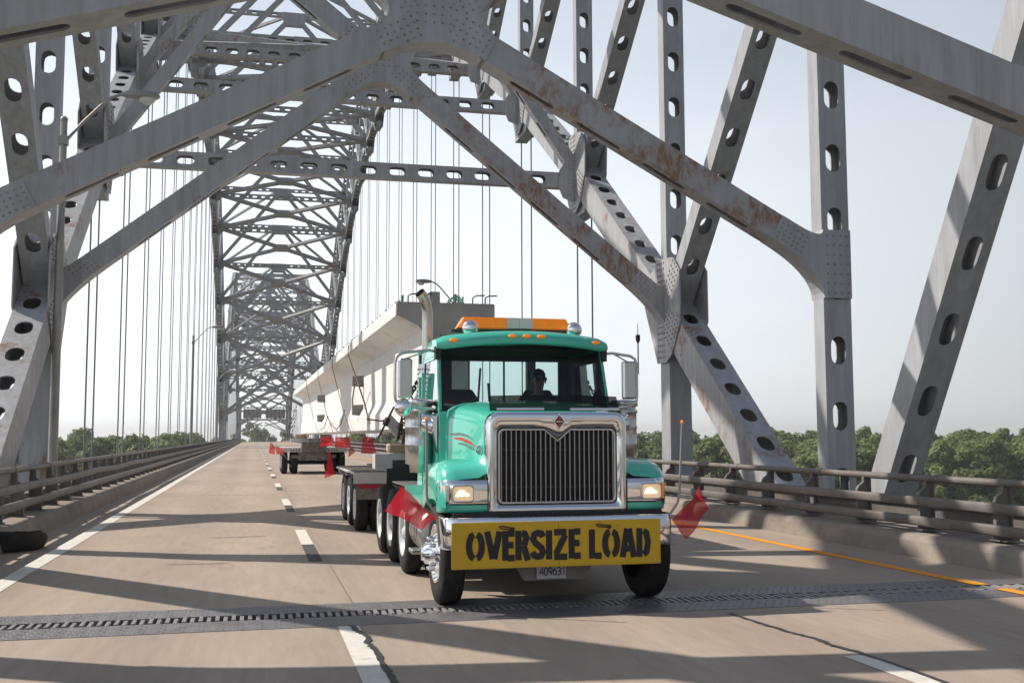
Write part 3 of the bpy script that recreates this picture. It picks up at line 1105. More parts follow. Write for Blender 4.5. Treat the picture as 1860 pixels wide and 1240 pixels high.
# hanger boxes and paired hanger ropes
for X in (XL, XR):
    for i in range(-8, 9):
        zt = zlo(i) - .9
        mb = MB(); mb.box((X - .26, yN(i) - .92, zt - .55), (X + .26, yN(i) + .92, zt - .06))
        if i in (-8, -7, -6):
            for dy in np.arange(-.6, .61, .15):
                for dz in (.14, .28, .42):
                    mb.rivet((X + (.26 if X == XL else -.26), yN(i) + dy, zt - dz), (1 if X == XL else -1, 0, 0), .028)
        part(mb, 'hanger_box', 'steel', True)
        for dy in (-.82, .82):
            mb = MB(); mb.tube([(X, yN(i) + dy, -.4), (X, yN(i) + dy, zt - .4)], .028, 6, cap=False)
            part(mb, 'hanger', 'hanger', True)
# outer deck girder seen between the railing posts
for X in (XL, XR):
    mb = MB(); mb.box((X - .30, 16, -1.9), (X + .30, DECK_END, -.62))
    part(mb, 'deck_tie', 'steel', False)

PITCH = 172.
arch2 = thing('steel_arch', (XC, Y0C + PITCH, 0), 'second grey steel truss arch, farther off beyond the end of the near arch', 'arch')
for o in PARTS_FAR:
    c = o.copy(); COL.objects.link(c); c.parent = arch2
    for ch in ():
        pass

# portal with sign backs at the far end of the bridge
pr = thing('end_portal', (XC, 347, 0), 'grey braced end portal with sign backs, far end of the bridge', 'portal')
for s in (-1, 1):
    mb = MB(); mb.pbox((XC + s * 7.2, 347, -.3), (XC + s * 7.2, 347, 13.5), (1, 0, 0), .9, .8, perf=False)
    mb.build('post', 'steel', pr)
for z in (6.9, 9.6):
    mb = MB(); mb.pbox((XC - 6.8, 347, z), (XC + 6.8, 347, z), (0, 0, 1), .5, .5, perf=False)
    mb.build('beam', 'steel', pr)
for s in (-1, 1):
    for a, b in (((6.7, 3.2), (.4, 6.0)), ((6.7, 3.4), (1.2, 6.9)), ((6.7, 6.6), (.3, 5.0))):
        mb = MB(); mb.obox((XC + s * a[0], 347 + .1 * a[1], a[1]), (XC + s * b[0], 347, b[1]), (0, 1, 0), .3, .34)
        mb.build('brace', 'steel', pr)
for a, b in ((-6.2, -.7), (.6, 6.6)):
    mb = MB(); mb.box((XC + a, 346.2, 7.3), (XC + b, 346.3, 10.2))
    sg = mb.build('sign_panel', 'signback', pr)
    for x in np.arange(a + .5, b, 1.25):
        mb = MB(); mb.box((XC + x - .06, 346.02, 6.9), (XC + x + .06, 346.18, 10.4))
        mb.build('stiffener', 'blacksteel', sg)

# ------------------------------------------------------------------ lamp posts
def lamp_post(x, y, sx, H, label):
    r = thing('lamp_post', (x, y, .34), label, 'lamp post', 'lamp posts along the railings')
    mb = MB(); mb.tube([(x, y, .3), (x, y, 3), (x, y, H)], [.105, .10, .075], 10)
    mb.build('pole', 'lampgrey', r)
    mb = MB(); mb.box((x - .1, y - .1, H - .55), (x + .1, y + .1, H - .35)); mb.sphere((x, y, H + .03), .09, 8, 6)
    mb.build('bracket', 'lampgrey', r)
    mb = MB()
    mb.tube([(x + sx * .05, y, H - .45), (x + sx * .42, y, H + .02), (x + sx * .78, y, H + .42), (x + sx * 1.0, y, H + .62), (x + sx * 1.2, y, H + .70)], .035, 8)
    mb.build('arm', 'lampgrey', r)
    hx = x + sx * 1.2; hz = H + .70
    mb = MB()
    secs = []
    for t, w, h in ((0, .045, .05), (.12, .09, .10), (.35, .15, .14), (.6, .17, .13), (.8, .13, .10), (.86, .03, .03)):
        secs.append([(hx + sx * t, y + w * math.cos(a), hz + h * math.sin(a) * (1 if math.sin(a) > 0 else .55)) for a in np.linspace(0, 2 * math.pi, 13)[:-1]])
    mb.loft(secs, close=True, cap=True)
    hd = mb.build('lamp_head', 'lampgrey', r)
    mb = MB(); mb.sphere((hx + sx * .58, y, hz - .06), .15, 12, 8, (1.25, .9, .9))
    mb.build('refractor', 'lens', hd)
lamp_post(-4.30, 25.6, 1, 8.85, 'grey lamp post at the left railing, nearest, its arm over the road')
lamp_post(-4.30, 80., 1, 8.85, 'thin grey lamp post at the left railing, midway along the near arch')
lamp_post(-4.30, 134., 1, 8.85, 'farthest thin grey lamp post at the left railing')
lamp_post(9.95, 54., -1, 8.85, 'grey lamp post on the right, its head showing above the concrete girder')

# ------------------------------------------------------------------ wheels
def wheel(parent, x, y, out, R=.51, w=.27, rim='chrome', front=False, name='wheel'):
    """out: +1/-1 outward direction along X; x is the outer face of the tyre"""
    ax = (out, 0, 0)
    c = (x, y, R)
    mb = MB()
    mb.lathe(c, ax, [(-w, R * .60), (-w + .015, R * .78), (-w + .03, R * .95), (-w + .055, R * .99), (-w + .09, R), (-.09, R), (-.055, R * .99), (-.03, R * .95), (-.012, R * .78), (-.02, R * .62), (-.05, R * .57)], 36)
    ty = mb.build('tyre', 'rubber', parent)
    mb = MB()                                    # tread grooves as thin dark rings
    for d in (-w * .33, -w * .5, -w * .67):
        mb.lathe(c, ax, [(d - .006, R * 1.002), (d + .006, R * 1.002)], 36)
    mb.build('tread_groove', 'dark', ty)
    mb = MB()
    if front:
        prof = [(-.05, R * .575), (-.015, R * .58), (-.02, R * .53), (-.05, R * .50), (-.06, R * .42), (-.01, R * .36), (.015, R * .28), (.02, R * .22), (.085, R * .20), (.10, R * .14), (.12, R * .13), (.125, 0.001)]
    else:
        prof = [(-.05, R * .575), (-.015, R * .58), (-.03, R * .53), (-.10, R * .46), (-.145, R * .36), (-.15, R * .24), (-.06, R * .22), (-.045, R * .16), (-.02, R * .10), (-.02, 0.001)]
    mb.lathe(c, ax, prof, 32)
    rm = mb.build('rim', rim, ty)
    mb = MB()
    rr = R * (.31 if front else .31); d0 = .0 if front else -.14
    for k in range(10):
        a = 2 * math.pi * k / 10
        mb.lathe((x + out * d0, y + rr * math.cos(a), R + rr * math.sin(a)), ax, [(0, .022), (.04, .022), (.06, .013), (.062, .001)], 8)
    tag(mb.build('lug_nuts', 'chrome', rm), kind='stuff')
    return ty

# ------------------------------------------------------------------ tractor
TX = 3.05
tr = thing('heavy_haul_tractor', (TX, 12.5, 0), 'green heavy haul truck tractor with chrome grille and lit headlights', 'truck')
def tp(x, y, z): return (TX + x, y, z)
def tb(mb, name, m, parent=None): return mb.build(name, m, parent or tr)

# frame rails and axles
mb = MB()
for s in (-1, 1):
    mb.box(tp(s * .38, 10.9, .62), tp(s * .50, 18.2, .90))
tb(mb, 'chassis_rails', 'blacksteel')
for y in (11.15, 13.75, 15.02, 16.28):
    mb = MB(); mb.tube([tp(-.95, y, .5), tp(-.3, y, .5), tp(0, y, .52), tp(.3, y, .5), tp(.95, y, .5)], [.07, .09, .2 if y > 12 else .08, .09, .07], 10)
    tb(mb, 'axle', 'blacksteel')
for s in (-1, 1):
    wheel(tr, TX + s * 1.225, 11.15, s, .515, .28, 'chrome', True)
    for y in (13.75, 15.02, 16.28):
        wheel(tr, TX + s * 1.215, y, s, .50, .26, 'rimwhite')
        wheel(tr, TX + s * .915, y, s, .50, .26, 'rimwhite')

# bumper
mb = MB()
sec = lambda d, z: [tp(-1.205, 10.95 + d, z), tp(-1.215, 10.72 + d, z), tp(-1.18, 10.60 + d, z), tp(-1.06, 10.555 + d, z), tp(-.5, 10.55 + d, z), tp(.5, 10.55 + d, z), tp(1.06, 10.555 + d, z), tp(1.18, 10.60 + d, z), tp(1.215, 10.72 + d, z), tp(1.205, 10.95 + d, z)]
mb.loft([sec(.05, .90), sec(.012, .915), sec(0, .90), sec(-.004, .76), sec(0, .62), sec(.012, .60), sec(.05, .60)])
bump = tb(mb, 'bumper', 'chrome')
mb = MB(); mb.box(tp(-1.1, 10.66, .55), tp(1.1, 11.0, .955))
tb(mb, 'bumper_backing', 'blackpl')
mb = MB(); mb.prism([(-.42, 0), (-.30, -.20), (.34, -.20), (.46, 0)], tp(-.06, 10.75, .46), (1, 0, 0), (0, 0, 1), -.006, .006)
tb(mb, 'tow_apron', 'embed')
mb = MB(); mb.bbox(tp(-.235, 10.70, .275), tp(.075, 10.722, .43), .008)
pl = tb(mb, 'licence_plate', 'plate')

# thick stroke lettering
def strokes(mb, lines, w, O, U, Vv, d=0.):
    O, U, Vv = (np.array(q, float) for q in (O, U, Vv)); N = np.cross(U, Vv)
    for li, ln in enumerate(lines):
        dl = d + .0007 * li
        L = [np.array(p, float) for p in ln]
        n = len(L); lft, rgt = [], []
        for i in range(n):
            if i == 0: t = nrm(L[1] - L[0]); k = 1
            elif i == n - 1: t = nrm(L[-1] - L[-2]); k = 1
            else:
                t1, t2 = nrm(L[i] - L[i - 1]), nrm(L[i + 1] - L[i]); t = nrm(t1 + t2); k = 1 / max(.5, t @ t1)
            m = V(-t[1], t[0]) * w / 2 * k
            lft.append(L[i] + m); rgt.append(L[i] - m)
        vs = [O + U * p[0] + Vv * p[1] + N * dl for p in lft + rgt]
        mb.add(vs, [(i, i + 1, n + i + 1, n + i) for i in range(n - 1)])
def arc(cx, cy, rx, ry, a0, a1, n=12):
    return [(cx + rx * math.cos(math.radians(a)), cy + ry * math.sin(math.radians(a))) for a in np.linspace(a0, a1, n)]
DIG = {'4': [[(.62, 0), (.62, 1), (0, .32), (.85, .32)]], '0': [arc(.4, .5, .4, .5, 90, 450, 16)], '9': [arc(.4, .68, .38, .32, 0, 360, 14), [(.78, .68), (.7, .3), (.4, 0)]],
       '6': [arc(.4, .32, .38, .32, 0, 360, 14), [(.02, .32), (.12, .7), (.45, 1)]], '3': [arc(.35, .74, .35, .26, 150, -80, 9) + arc(.35, .26, .40, .26, 80, -150, 9)], '1': [[(.15, .78), (.42, 1), (.42, 0)]]}
def number(txt, h, w, O, U, Vv, name, m, parent, d, adv=1.15):
    for k, ch in enumerate(txt):
        mb = MB()
        strokes(mb, [[((k * adv + x) * h * .62, y * h) for x, y in l] for l in DIG[ch]], w, O, U, Vv, d)
        mb.build(name, m, parent)
number('409631', .075, .012, tp(-.205, 10.70, .315), (1, 0, 0), (0, 0, 1), 'plate_digit', 'plate_ink', pl, .003, 1.0)

# grille shell: chrome frame with rounded top corners and a V notch
GX, GZ0, GZ1, GY = .745, .93, 1.965, 10.70
def rrect(x0, x1, z0, z1, r0, r1, n=5):
    P = []
    for cx, cz, r, a in ((x1 - r1, z1 - r1, r1, 0), (x0 + r1, z1 - r1, r1, 90), (x0 + r0, z0 + r0, r0, 180), (x1 - r0, z0 + r0, r0, 270)):
        P += [(cx + r * math.cos(math.radians(a + 90 * k / n)), cz + r * math.sin(math.radians(a + 90 * k / n))) for k in range(n + 1)]
    return P
outer = rrect(-GX, GX, GZ0, GZ1, .03, .13)
mid = rrect(-GX + .03, GX - .03, GZ0 + .03, GZ1 - .035, .03, .11)
inn = rrect(-.64, .64, 1.02, 1.81, .05, .06)
inn2 = rrect(-.635, .635, 1.025, 1.805, .05, .06)
def vee(P):
    Q = []
    for x, z in P:
        if z > 1.5 and abs(x) < .13: z -= (.13 - abs(x)) * .9
        Q.append((x, z))
    return Q
def dens(P):
    Q = []
    for i, p in enumerate(P):
        q = P[(i + 1) % len(P)]
        for t in range(8): Q.append((p[0] + (q[0] - p[0]) * t / 8, p[1] + (q[1] - p[1]) * t / 8))
    return Q
O_, M_, I_, I2_ = dens(outer), dens(mid), vee(dens(inn)), vee(dens(inn2))
mb = MB()
mb.loft([[tp(x, GY + .16, z) for x, z in O_], [tp(x, GY + .05, z) for x, z in O_], [tp(x * .993, GY + .012, z) for x, z in O_], [tp(x, GY - .012, z) for x, z in M_], [tp(x, GY + .005, z) for x, z in I_], [tp(x, GY + .06, z) for x, z in I2_]], close=True)
shell = tb(mb, 'grille_shell', 'chrome')
mb = MB(); mb.add([tp(x, GY + .085, z) for x, z in I2_], [tuple(range(len(I2_)))])
tb(mb, 'radiator_core', 'rad')
mb = MB()
IF = vee(dens(rrect(-.628, .628, 1.035, 1.795, .05, .06))); IG = vee(dens(rrect(-.610, .610, 1.053, 1.777, .045, .055)))
mb.loft([[tp(x, GY + .03, z) for x, z in IF], [tp(x, GY + .018, z) for x, z in IG], [tp(x, GY + .04, z) for x, z in IG]], close=True)
gf = tb(mb, 'grille_frame', 'chrome_dull')
for k in range(24):
    x = -.595 + 1.19 * k / 23
    zt = 1.775 - max(0, (.13 - abs(x))) * .9
    mb = MB(); mb.bbox(tp(x - .0055, GY + .016, 1.042), tp(x + .0055, GY + .045, zt), .003)
    mb.build('grille_bar', 'grille_bar', gf)
for z in (1.20, 1.58):
    mb = MB(); mb.box(tp(-.61, GY + .05, z - .012), tp(.61, GY + .06, z + .012))
    mb.build('grille_crossbar', 'blacksteel', gf)
# diamond badge
mb = MB(); mb.prism([(0, .085), (-.065, 0), (0, -.085), (.065, 0)], tp(0, GY - .03, 1.865), (1, 0, 0), (0, 0, 1), -.012, .012)
bd = tb(mb, 'badge', 'chrome', shell)
mb = MB(); mb.prism([(0, .066), (-.050, 0), (0, -.066), (.050, 0)], tp(0, GY - .043, 1.865), (1, 0, 0), (0, 0, 1), -.002, .002)
tb(mb, 'badge_face', 'ink', bd)
for P in ([(0, .058), (-.018, .022), (0, .012), (.018, .022)], [(0, -.058), (.018, -.022), (0, -.012), (-.018, -.022)], [(-.043, 0), (-.020, -.012), (-.010, 0), (-.020, .012)], [(.043, 0), (.020, .012), (.010, 0), (.020, -.012)]):
    mb = MB(); mb.prism(P[::-1] if False else P, tp(0, GY - .0475, 1.865), (1, 0, 0), (0, 0, 1), -.0015, .0015)
    tb(mb, 'badge_mark', 'red_stripe', bd)
mb = MB(); mb.box(tp(-.032, GY - .0505, 1.860), tp(.032, GY - .0495, 1.870)); tb(mb, 'badge_band', 'chrome', bd)
# bug shield
mb = MB()
mb.loft([[tp(x, 10.80 - .05 * (1 - (x / .7) ** 2), 1.975) for x in np.linspace(-.70, .70, 11)], [tp(x * .99, 10.88 - .05 * (1 - (x / .7) ** 2), 2.145 - .012 * (x / .7) ** 2) for x in np.linspace(-.70, .70, 11)]])
tb(mb, 'bug_shield', 'smoke')
for a, b in ((-.64, -.14), (.14, .68)):
    mb = MB(); mb.tube([tp(a, 10.75, 1.995), tp(b, 10.75, 1.998)], .016, 8); tb(mb, 'shield_bracket', 'chrome')

# hood
def hoodsec(y, hw, zb, zs, zt):
    prof = [(1.0, zb), (1.0, zb + (zs - zb) * .5), (.995, zs), (.965, zs + (zt - zs) * .55), (.90, zt - .045), (.78, zt - .008), (.5, zt + .012), (.22, zt + .022), (0, zt + .024)]
    R = [tp(-hw * a, y, z) for a, z in prof] + [tp(hw * a, y, z) for a, z in prof[::-1][1:]]
    return R
mb = MB()
mb.loft([hoodsec(10.78, .735, .97, 1.80, 1.935), hoodsec(10.95, .75, 1.0, 1.82, 1.985), hoodsec(11.3, .80, 1.1, 1.86, 2.045), hoodsec(11.65, .87, 1.15, 1.88, 2.085), hoodsec(12.02, .96, 1.15, 1.90, 2.10)])
hood = tb(mb, 'hood', 'green')
# stripes and number on the hood side (thin decals standing on the surface)
def side_x(y): return -(np.interp(y, [10.78, 10.95, 11.3, 11.65, 12.02], [.735, .75, .80, .87, .96])) - .004
def decal(name, m, pts, w0, w1):
    mb = MB(); n = len(pts); secs = []
    for i, (y, z) in enumerate(pts):
        t = i / (n - 1); h = (w0 + (w1 - w0) * t) * (math.sin(math.pi * min(1, max(.05, t))) ** .5) / 2
        secs.append([tp(side_x(y), y, z - h), tp(side_x(y), y, z + h)])
    mb.loft(secs, smooth=False); tb(mb, name, m, hood)
decal('side_stripe', 'grey_stripe', [(11.85, 1.74), (11.6, 1.745), (11.4, 1.725), (11.2, 1.68)], .03, .02)
decal('side_stripe', 'red_stripe', [(11.75, 1.70), (11.55, 1.69), (11.3, 1.65), (11.1, 1.595)], .035, .03)
decal('side_stripe', 'grey_stripe', [(11.65, 1.645), (11.45, 1.63), (11.25, 1.59), (10.98, 1.53)], .025, .03)
mb = MB()
nm = [('4', 0), ('1', .75)]
for ch, off in nm:
    mb = MB()
    strokes(mb, [[((off + x) * .11, y * .09) for x, y in l] for l in DIG[ch]], .028, tp(-.777, 11.08, 1.53), nrm(V(.135, -1, 0)), (0, 0, 1), .008)
    tb(mb, 'fleet_number', 'plate', hood)
    mb = MB()
    strokes(mb, [[((off + x) * .11, y * .09) for x, y in l] for l in DIG[ch]], .013, tp(-.777, 11.08, 1.53), nrm(V(.135, -1, 0)), (0, 0, 1), .011)
    tb(mb, 'fleet_number', 'ink', hood)

# fenders, headlight panels and lamps
for s in (-1, 1):
    mb = MB()
    secs = []
    for y, zt, zb, xo in ((10.74, 1.285, 1.00, 1.16), (10.79, 1.36, 1.00, 1.19), (10.90, 1.43, 1.02, 1.215), (11.10, 1.475, 1.07, 1.225), (11.35, 1.475, 1.08, 1.23), (11.60, 1.42, 1.02, 1.23), (11.80, 1.32, .92, 1.23), (11.95, 1.20, .80, 1.22), (12.05, 1.05, .66, 1.21)):
        xi = np.interp(y, [10.7, 11.3, 12.05], [.70, .78, .9])
        P = [(xi, zt + .14), (xi + .04, zt + .06), (xi + .12, zt + .015), (xo - .14, zt), (xo - .05, zt - .035), (xo - .008, zt - .10), (xo, zt - .2), (xo + .004, (zt - .2 + zb) / 2), (xo, zb)]
        secs.append([tp(s * x, y, z) for x, z in P])
    if s < 0: secs = [q[::-1] for q in secs]
    mb.loft(secs)
    fd = tb(mb, 'fender', 'green')
    # chrome light panel wrapped round the corner
    plan = [(.745, 10.715), (.86, 10.705), (1.0, 10.71), (1.10, 10.735), (1.17, 10.78), (1.205, 10.86), (1.222, 10.98)]
    mb = MB()
    rows = []
    for dz, dd in ((1.275, .02), (1.265, .004), (1.20, 0), (1.06, 0), (1.035, .004), (1.03, .015)):
        rows.append([tp(s * x, y - .012 + dd, dz - .03 * max(0, (.86 - x)) * 0) for x, y in plan])
    if s < 0: rows = [q[::-1] for q in rows]
    mb.loft(rows)
    lp = tb(mb, 'headlight_panel', 'chrome')
    mb = MB()
    rows = [[tp(s * x, y - .006, z) for x, y in plan] for z in (1.03, .99, .96)]
    rows.append([tp(s * x, y + .03, .95) for x, y in plan])
    if s < 0: rows = [q[::-1] for q in rows]
    mb.loft(rows)
    tb(mb, 'lower_valance', 'green', fd)
    # lamp in a dark bezel, with lit reflector behind a lens
    cx = s * 1.0
    mb = MB()
    R0, R1, R2 = dens(rrect(-.115, .115, -.085, .085, .03, .03, 3)), dens(rrect(-.10, .10, -.072, .072, .03, .03, 3)), dens(rrect(-.085, .085, -.06, .06, .025, .025, 3))
    C = lambda P, y: [tp(cx + x, y, 1.145 + z) for x, z in P]
    mb.loft([C(R0, 10.705), C(R0, 10.685), C(R1, 10.68), C(R1, 10.70)], close=True)
    hl = tb(mb, 'headlight', 'chrome_dull', lp)
    mb = MB(); mb.add(C(R1, 10.692), [tuple(range(len(R1)))]); tb(mb, 'lens', 'lamp_on', hl)
    mb = MB()
    for a, b, q in ((-.012, .004, .034), (.045, -.012, .016), (-.058, -.018, .012)):
        mb.sphere(tp(cx + a, 10.69, 1.145 + b), q, 10, 6, (1.35, .3, .85))
    tb(mb, 'bulb', 'lamp_core', hl)
    mb = MB()
    rows = []
    for z in np.linspace(1.065, 1.225, 9):
        rows.append([tp(s * x, y - .020 - (.004 if int(z * 200) % 2 else 0), z) for x, y in ((1.135, 10.755), (1.17, 10.78), (1.198, 10.84), (1.212, 10.92))])
    if s < 0: rows = [q[::-1] for q in rows]
    mb.loft(rows, smooth=False)
    tb(mb, 'turn_signal', 'amber' if s > 0 else 'clear_lens', lp)
    # wheel housing
    mb = MB(); mb.box(tp(s * .55, 10.85, .95), tp(s * .62, 12.0, 1.4)); tb(mb, 'inner_fender', 'blackpl', fd)

# cab
CH = 1.015
def cs(y, hw, z0, z1, r=.12):
    """cab outline at height z: list of points around"""
    return None
body = MB()
# side walls with window openings
zb, zbelt, zw, zr = .95, 1.98, 2.62, 2.80
yf, yb_ = 12.02, 13.62
def quadstrip(mb, pts): mb.add(pts, [tuple(range(len(pts)))])
for s in (-1, 1):
    x = s * CH
    mb = body
    # below belt
    mb.add([tp(x, yf, zb), tp(x, yb_, zb), tp(x, yb_, zbelt), tp(x, yf, zbelt)], [(0, 1, 2, 3)])
    mb.add([tp(x, yf, zbelt), tp(x, yf + .10, zbelt), tp(s * .985, yf + .32, zw), tp(s * .985, yf + .20, zw + .05)], [(0, 1, 2, 3)])
    mb.add([tp(x, yb_ - .32, zbelt), tp(x, yb_, zbelt), tp(s * .985, yb_, zw), tp(s * .985, yb_ - .32, zw)], [(0, 1, 2, 3)])
    mb.add([tp(s * .985, yf + .20, zw), tp(s * .985, yb_, zw), tp(s * .965, yb_, zr), tp(s * .965, yf + .25, zr)], [(0, 1, 2, 3)])
# back wall with window
X0, X1, Z0w, Z1w = -.60, .84, 2.06, 2.69
yb2 = yb_ + .003
for a, b, c, d in ((-CH, CH, zb, Z0w), (-CH, X0, Z0w, Z1w), (X1, CH, Z0w, Z1w), (-CH, CH, Z1w, zr)):
    body.box(tp(a, yb_, c), tp(b, yb_ + .04, d))
# cowl under the windscreen
body.add([tp(-CH, yf, zb), tp(CH, yf, zb), tp(CH, yf, 2.0), tp(-CH, yf, 2.0)], [(0, 1, 2, 3)])
# A pillars
for s in (-1, 1):
    body.obox(tp(s * 1.0, yf + .06, 2.0), tp(s * .975, yf + .30, 2.74), (0, 1, 0), .03, .09)
# roof
secs = []
for y, zt in ((yf + .22, 2.78), (yf + .30, 2.86), (yf + .5, 2.90), (yf + 1.2, 2.91), (yb_, 2.87), (yb_ + .04, 2.80)):
    secs.append([tp(x, y, z) for x, z in ((-.985, 2.66), (-.975, 2.76), (-.93, zt - .02), (-.5, zt + .015), (0, zt + .025), (.5, zt + .015), (.93, zt - .02), (.975, 2.76), (.985, 2.66))])
body.loft(secs)
cab = tb(body, 'cab', 'green')
# visor
mb = MB()
rows = []
for t in np.linspace(-1, 1, 25):
    x = t * 1.03
    sag = .075 * t * t
    back = .16 * abs(t) ** 3
    e = max(0, abs(t) - .9) / .1
    h = 1 - .35 * e * e
    zc_ = 2.855 - sag
    rows.append([tp(x, 12.30 + back, zc_ + .085 * h), tp(x, 12.12 + back, zc_ + .082 * h), tp(x, 12.03 + back, zc_ + .055 * h), tp(x, 11.99 + back, zc_ + .0 * h), tp(x, 11.985 + back, zc_ - .05 * h), tp(x, 12.0 + back, zc_ - .078 * h), tp(x, 12.06 + back, zc_ - .082 * h), tp(x, 12.28 + back, zc_ - .06 * h)])
mb.loft(rows, cap=True)
vis = tb(mb, 'sun_visor', 'green', cab)
for x, dz in ((-.84, -.052), (-.17, 0), (0, 0.002), (.17, 0), (.86, -.052)):
    mb = MB(); mb.sphere(tp(x, 11.985 + .16 * abs(x / 1.03) ** 3, 2.862 + dz), .055, 12, 8, (1.0, .5, .42))
    tb(mb, 'marker_lamp', 'amber', vis)
# windscreen
mb = MB()
rows = []
for z, y in ((2.03, 11.985), (2.4, 12.10), (2.78, 12.235)):
    k = .985 if z < 2.5 else .96
    rows.append([tp(x * k, y + .10 * abs(x) ** 2.2, z) for x in np.linspace(-1, 1, 11)])
mb.loft(rows)
tb(mb, 'windscreen', 'glass', cab)
mb = MB()
for s in (-1, 1):
    mb.tube([tp(s * .985, 12.085, 2.02), tp(s * .98, 12.20, 2.4), tp(s * .96, 12.335, 2.76)], .032, 6)
mb.tube([tp(x * .985, 11.98 + .10 * abs(x) ** 2.2, 2.02) for x in np.linspace(-1, 1, 9)], .02, 6)
tb(mb, 'windscreen_seal', 'blackpl', cab)
for s in (-1, 1):
    mb = MB(); mb.add([tp(s * 1.0, yf + .1, zbelt), tp(s * 1.0, yb_ - .32, zbelt), tp(s * .975, yb_ - .32, zw), tp(s * .975, yf + .32, zw)], [(0, 1, 2, 3)])
    tb(mb, 'side_window', 'glass_side', cab)
    mb = MB(); mb.box(tp(s * 1.016, yf + .05, 1.0), tp(s * 1.022, yf + .06, 1.97)); mb.box(tp(s * 1.016, yf + 1.2, 1.0), tp(s * 1.022, yf + 1.21, 1.97))
    dr = tb(mb, 'door_seam', 'blackpl', cab)
mb = MB(); mb.add([tp(X0, yb_ + .02, Z0w), tp(X1, yb_ + .02, Z0w), tp(X1, yb_ + .02, Z1w), tp(X0, yb_ + .02, Z1w)], [(0, 1, 2, 3)])
tb(mb, 'rear_window', 'glass_side', cab)
mb = MB(); mb.box(tp(-.37, yb_ - .008, Z0w), tp(-.35, yb_ + .05, Z1w)); mb.box(tp(.10, yb_ - .008, Z0w), tp(.115, yb_ + .05, Z1w))
tb(mb, 'window_mullion', 'blackpl', cab)
# interior
mb = MB()
for a, b, c, d in ((-1.0, 1.0, 1.34, Z0w + .01), (-1.0, X0 + .01, Z0w, Z1w), (X1 - .01, 1.0, Z0w, Z1w), (-1.0, 1.0, Z1w - .01, 2.745)):
    mb.box(tp(a, yb_ - .03, c), tp(b, yb_ - .012, d))
tb(mb, 'rear_lining', 'interior', cab)
for s in (-1, 1):
    mb = MB(); mb.box(tp(s * .975, 12.1, 1.34), tp(s * .99, 13.58, 1.97)); mb.box(tp(s * .955, yb_ - .32, 1.97), tp(s * .968, 13.58, 2.7)); mb.box(tp(s * .95, 12.35, 2.60), tp(s * .962, 13.58, 2.72))
    tb(mb, 'door_lining', 'interior', cab)
for x0, x1 in ((-.62, -.10), (.08, .62)):
    mb = MB(); mb.tube([tp(x0, 11.99, 2.035), tp((x0 + x1) / 2, 11.985, 2.055), tp(x1, 11.99, 2.05)], .010, 6); mb.tube([tp(x0, 11.98, 2.03), tp(x0 - .03, 11.97, 2.0)], .014, 6)
    tb(mb, 'wiper', 'blackpl', cab)
mb = MB(); mb.box(tp(-.99, 12.04, 1.3), tp(.99, 13.6, 1.34)); tb(mb, 'cab_floor', 'interior', cab)
mb = MB()
mb.loft([[tp(x, y, z) for y, z in ((12.06, 2.0), (12.15, 2.06 + .02 * math.sin(x * 5)), (12.38, 2.07 + .03 * math.sin(x * 5)), (12.5, 1.98), (12.5, 1.6))] for x in np.linspace(-.98, .98, 15)])
tb(mb, 'dashboard', 'interior', cab)
mb = MB(); mb.box(tp(-.95, 12.3, 2.745), tp(.95, 13.58, 2.77)); tb(mb, 'headliner', 'interior', cab)
for x in (-.52, .50):
    mb = MB(); mb.bbox(tp(x - .24, 12.95, 1.62), tp(x + .24, 13.45, 1.78), .05)
    st = tb(mb, 'driver_seat' if x > 0 else 'passenger_seat', 'seat', cab)
    mb = MB()
    mb.loft([[tp(x + a * w, y, z) for a in (-1, -.8, 0, .8, 1)] for y, z, w in ((13.36, 1.75, .24), (13.32, 1.95, .25), (13.36, 2.2, .22), (13.40, 2.30, .16), (13.46, 2.31, .15), (13.50, 2.2, .22), (13.48, 1.75, .24))], cap=True)
    mb.build('seat_back', 'seat', st)
mb = MB()
def ring(c, r, tr_, nx, n=22):
    nx = nrm(np.array(nx, float)); a = nrm(np.cross(nx, V(0, 1, 0.3))); b = np.cross(nx, a)
    return [np.array(c) + r * (math.cos(t) * a + math.sin(t) * b) for t in np.linspace(0, 2 * math.pi, n)]
sw = tp(.50, 12.66, 2.02)
mb.tube(ring(sw, .235, 0, (0, -.75, .66)), .016, 8)
for k in (0, 7, 14): mb.tube([sw, ring(sw, .235, 0, (0, -.75, .66))[k]], .012, 6)
mb.tube([sw, tp(.5, 12.45, 1.8)], .03, 8)
tb(mb, 'steering_wheel', 'blackpl', cab)
# hoses coiled behind the rear window
mb = MB()
mb.tube(ring(tp(-.36, 13.95, 2.14), .17, 0, (.5, -.8, .3)), .012, 6)
mb.tube(ring(tp(-.22, 14.0, 2.02), .24, 0, (-.2, -.6, .8)), .012, 6)
mb.tube([tp(-.18, 14.0, 1.5), tp(-.16, 14.0, 2.2), tp(-.12, 14.05, 2.62)], .016, 6)
mb.tube([tp(.04, 14.0, 1.5), tp(-.02, 14.0, 2.42)], .02, 6)
tb(mb, 'air_hoses', 'blackpl')
mb = MB(); mb.box(tp(.45, 13.75, 1.2), tp(.565, 13.85, 2.75)); tb(mb, 'headache_rack_post', 'blacksteel')

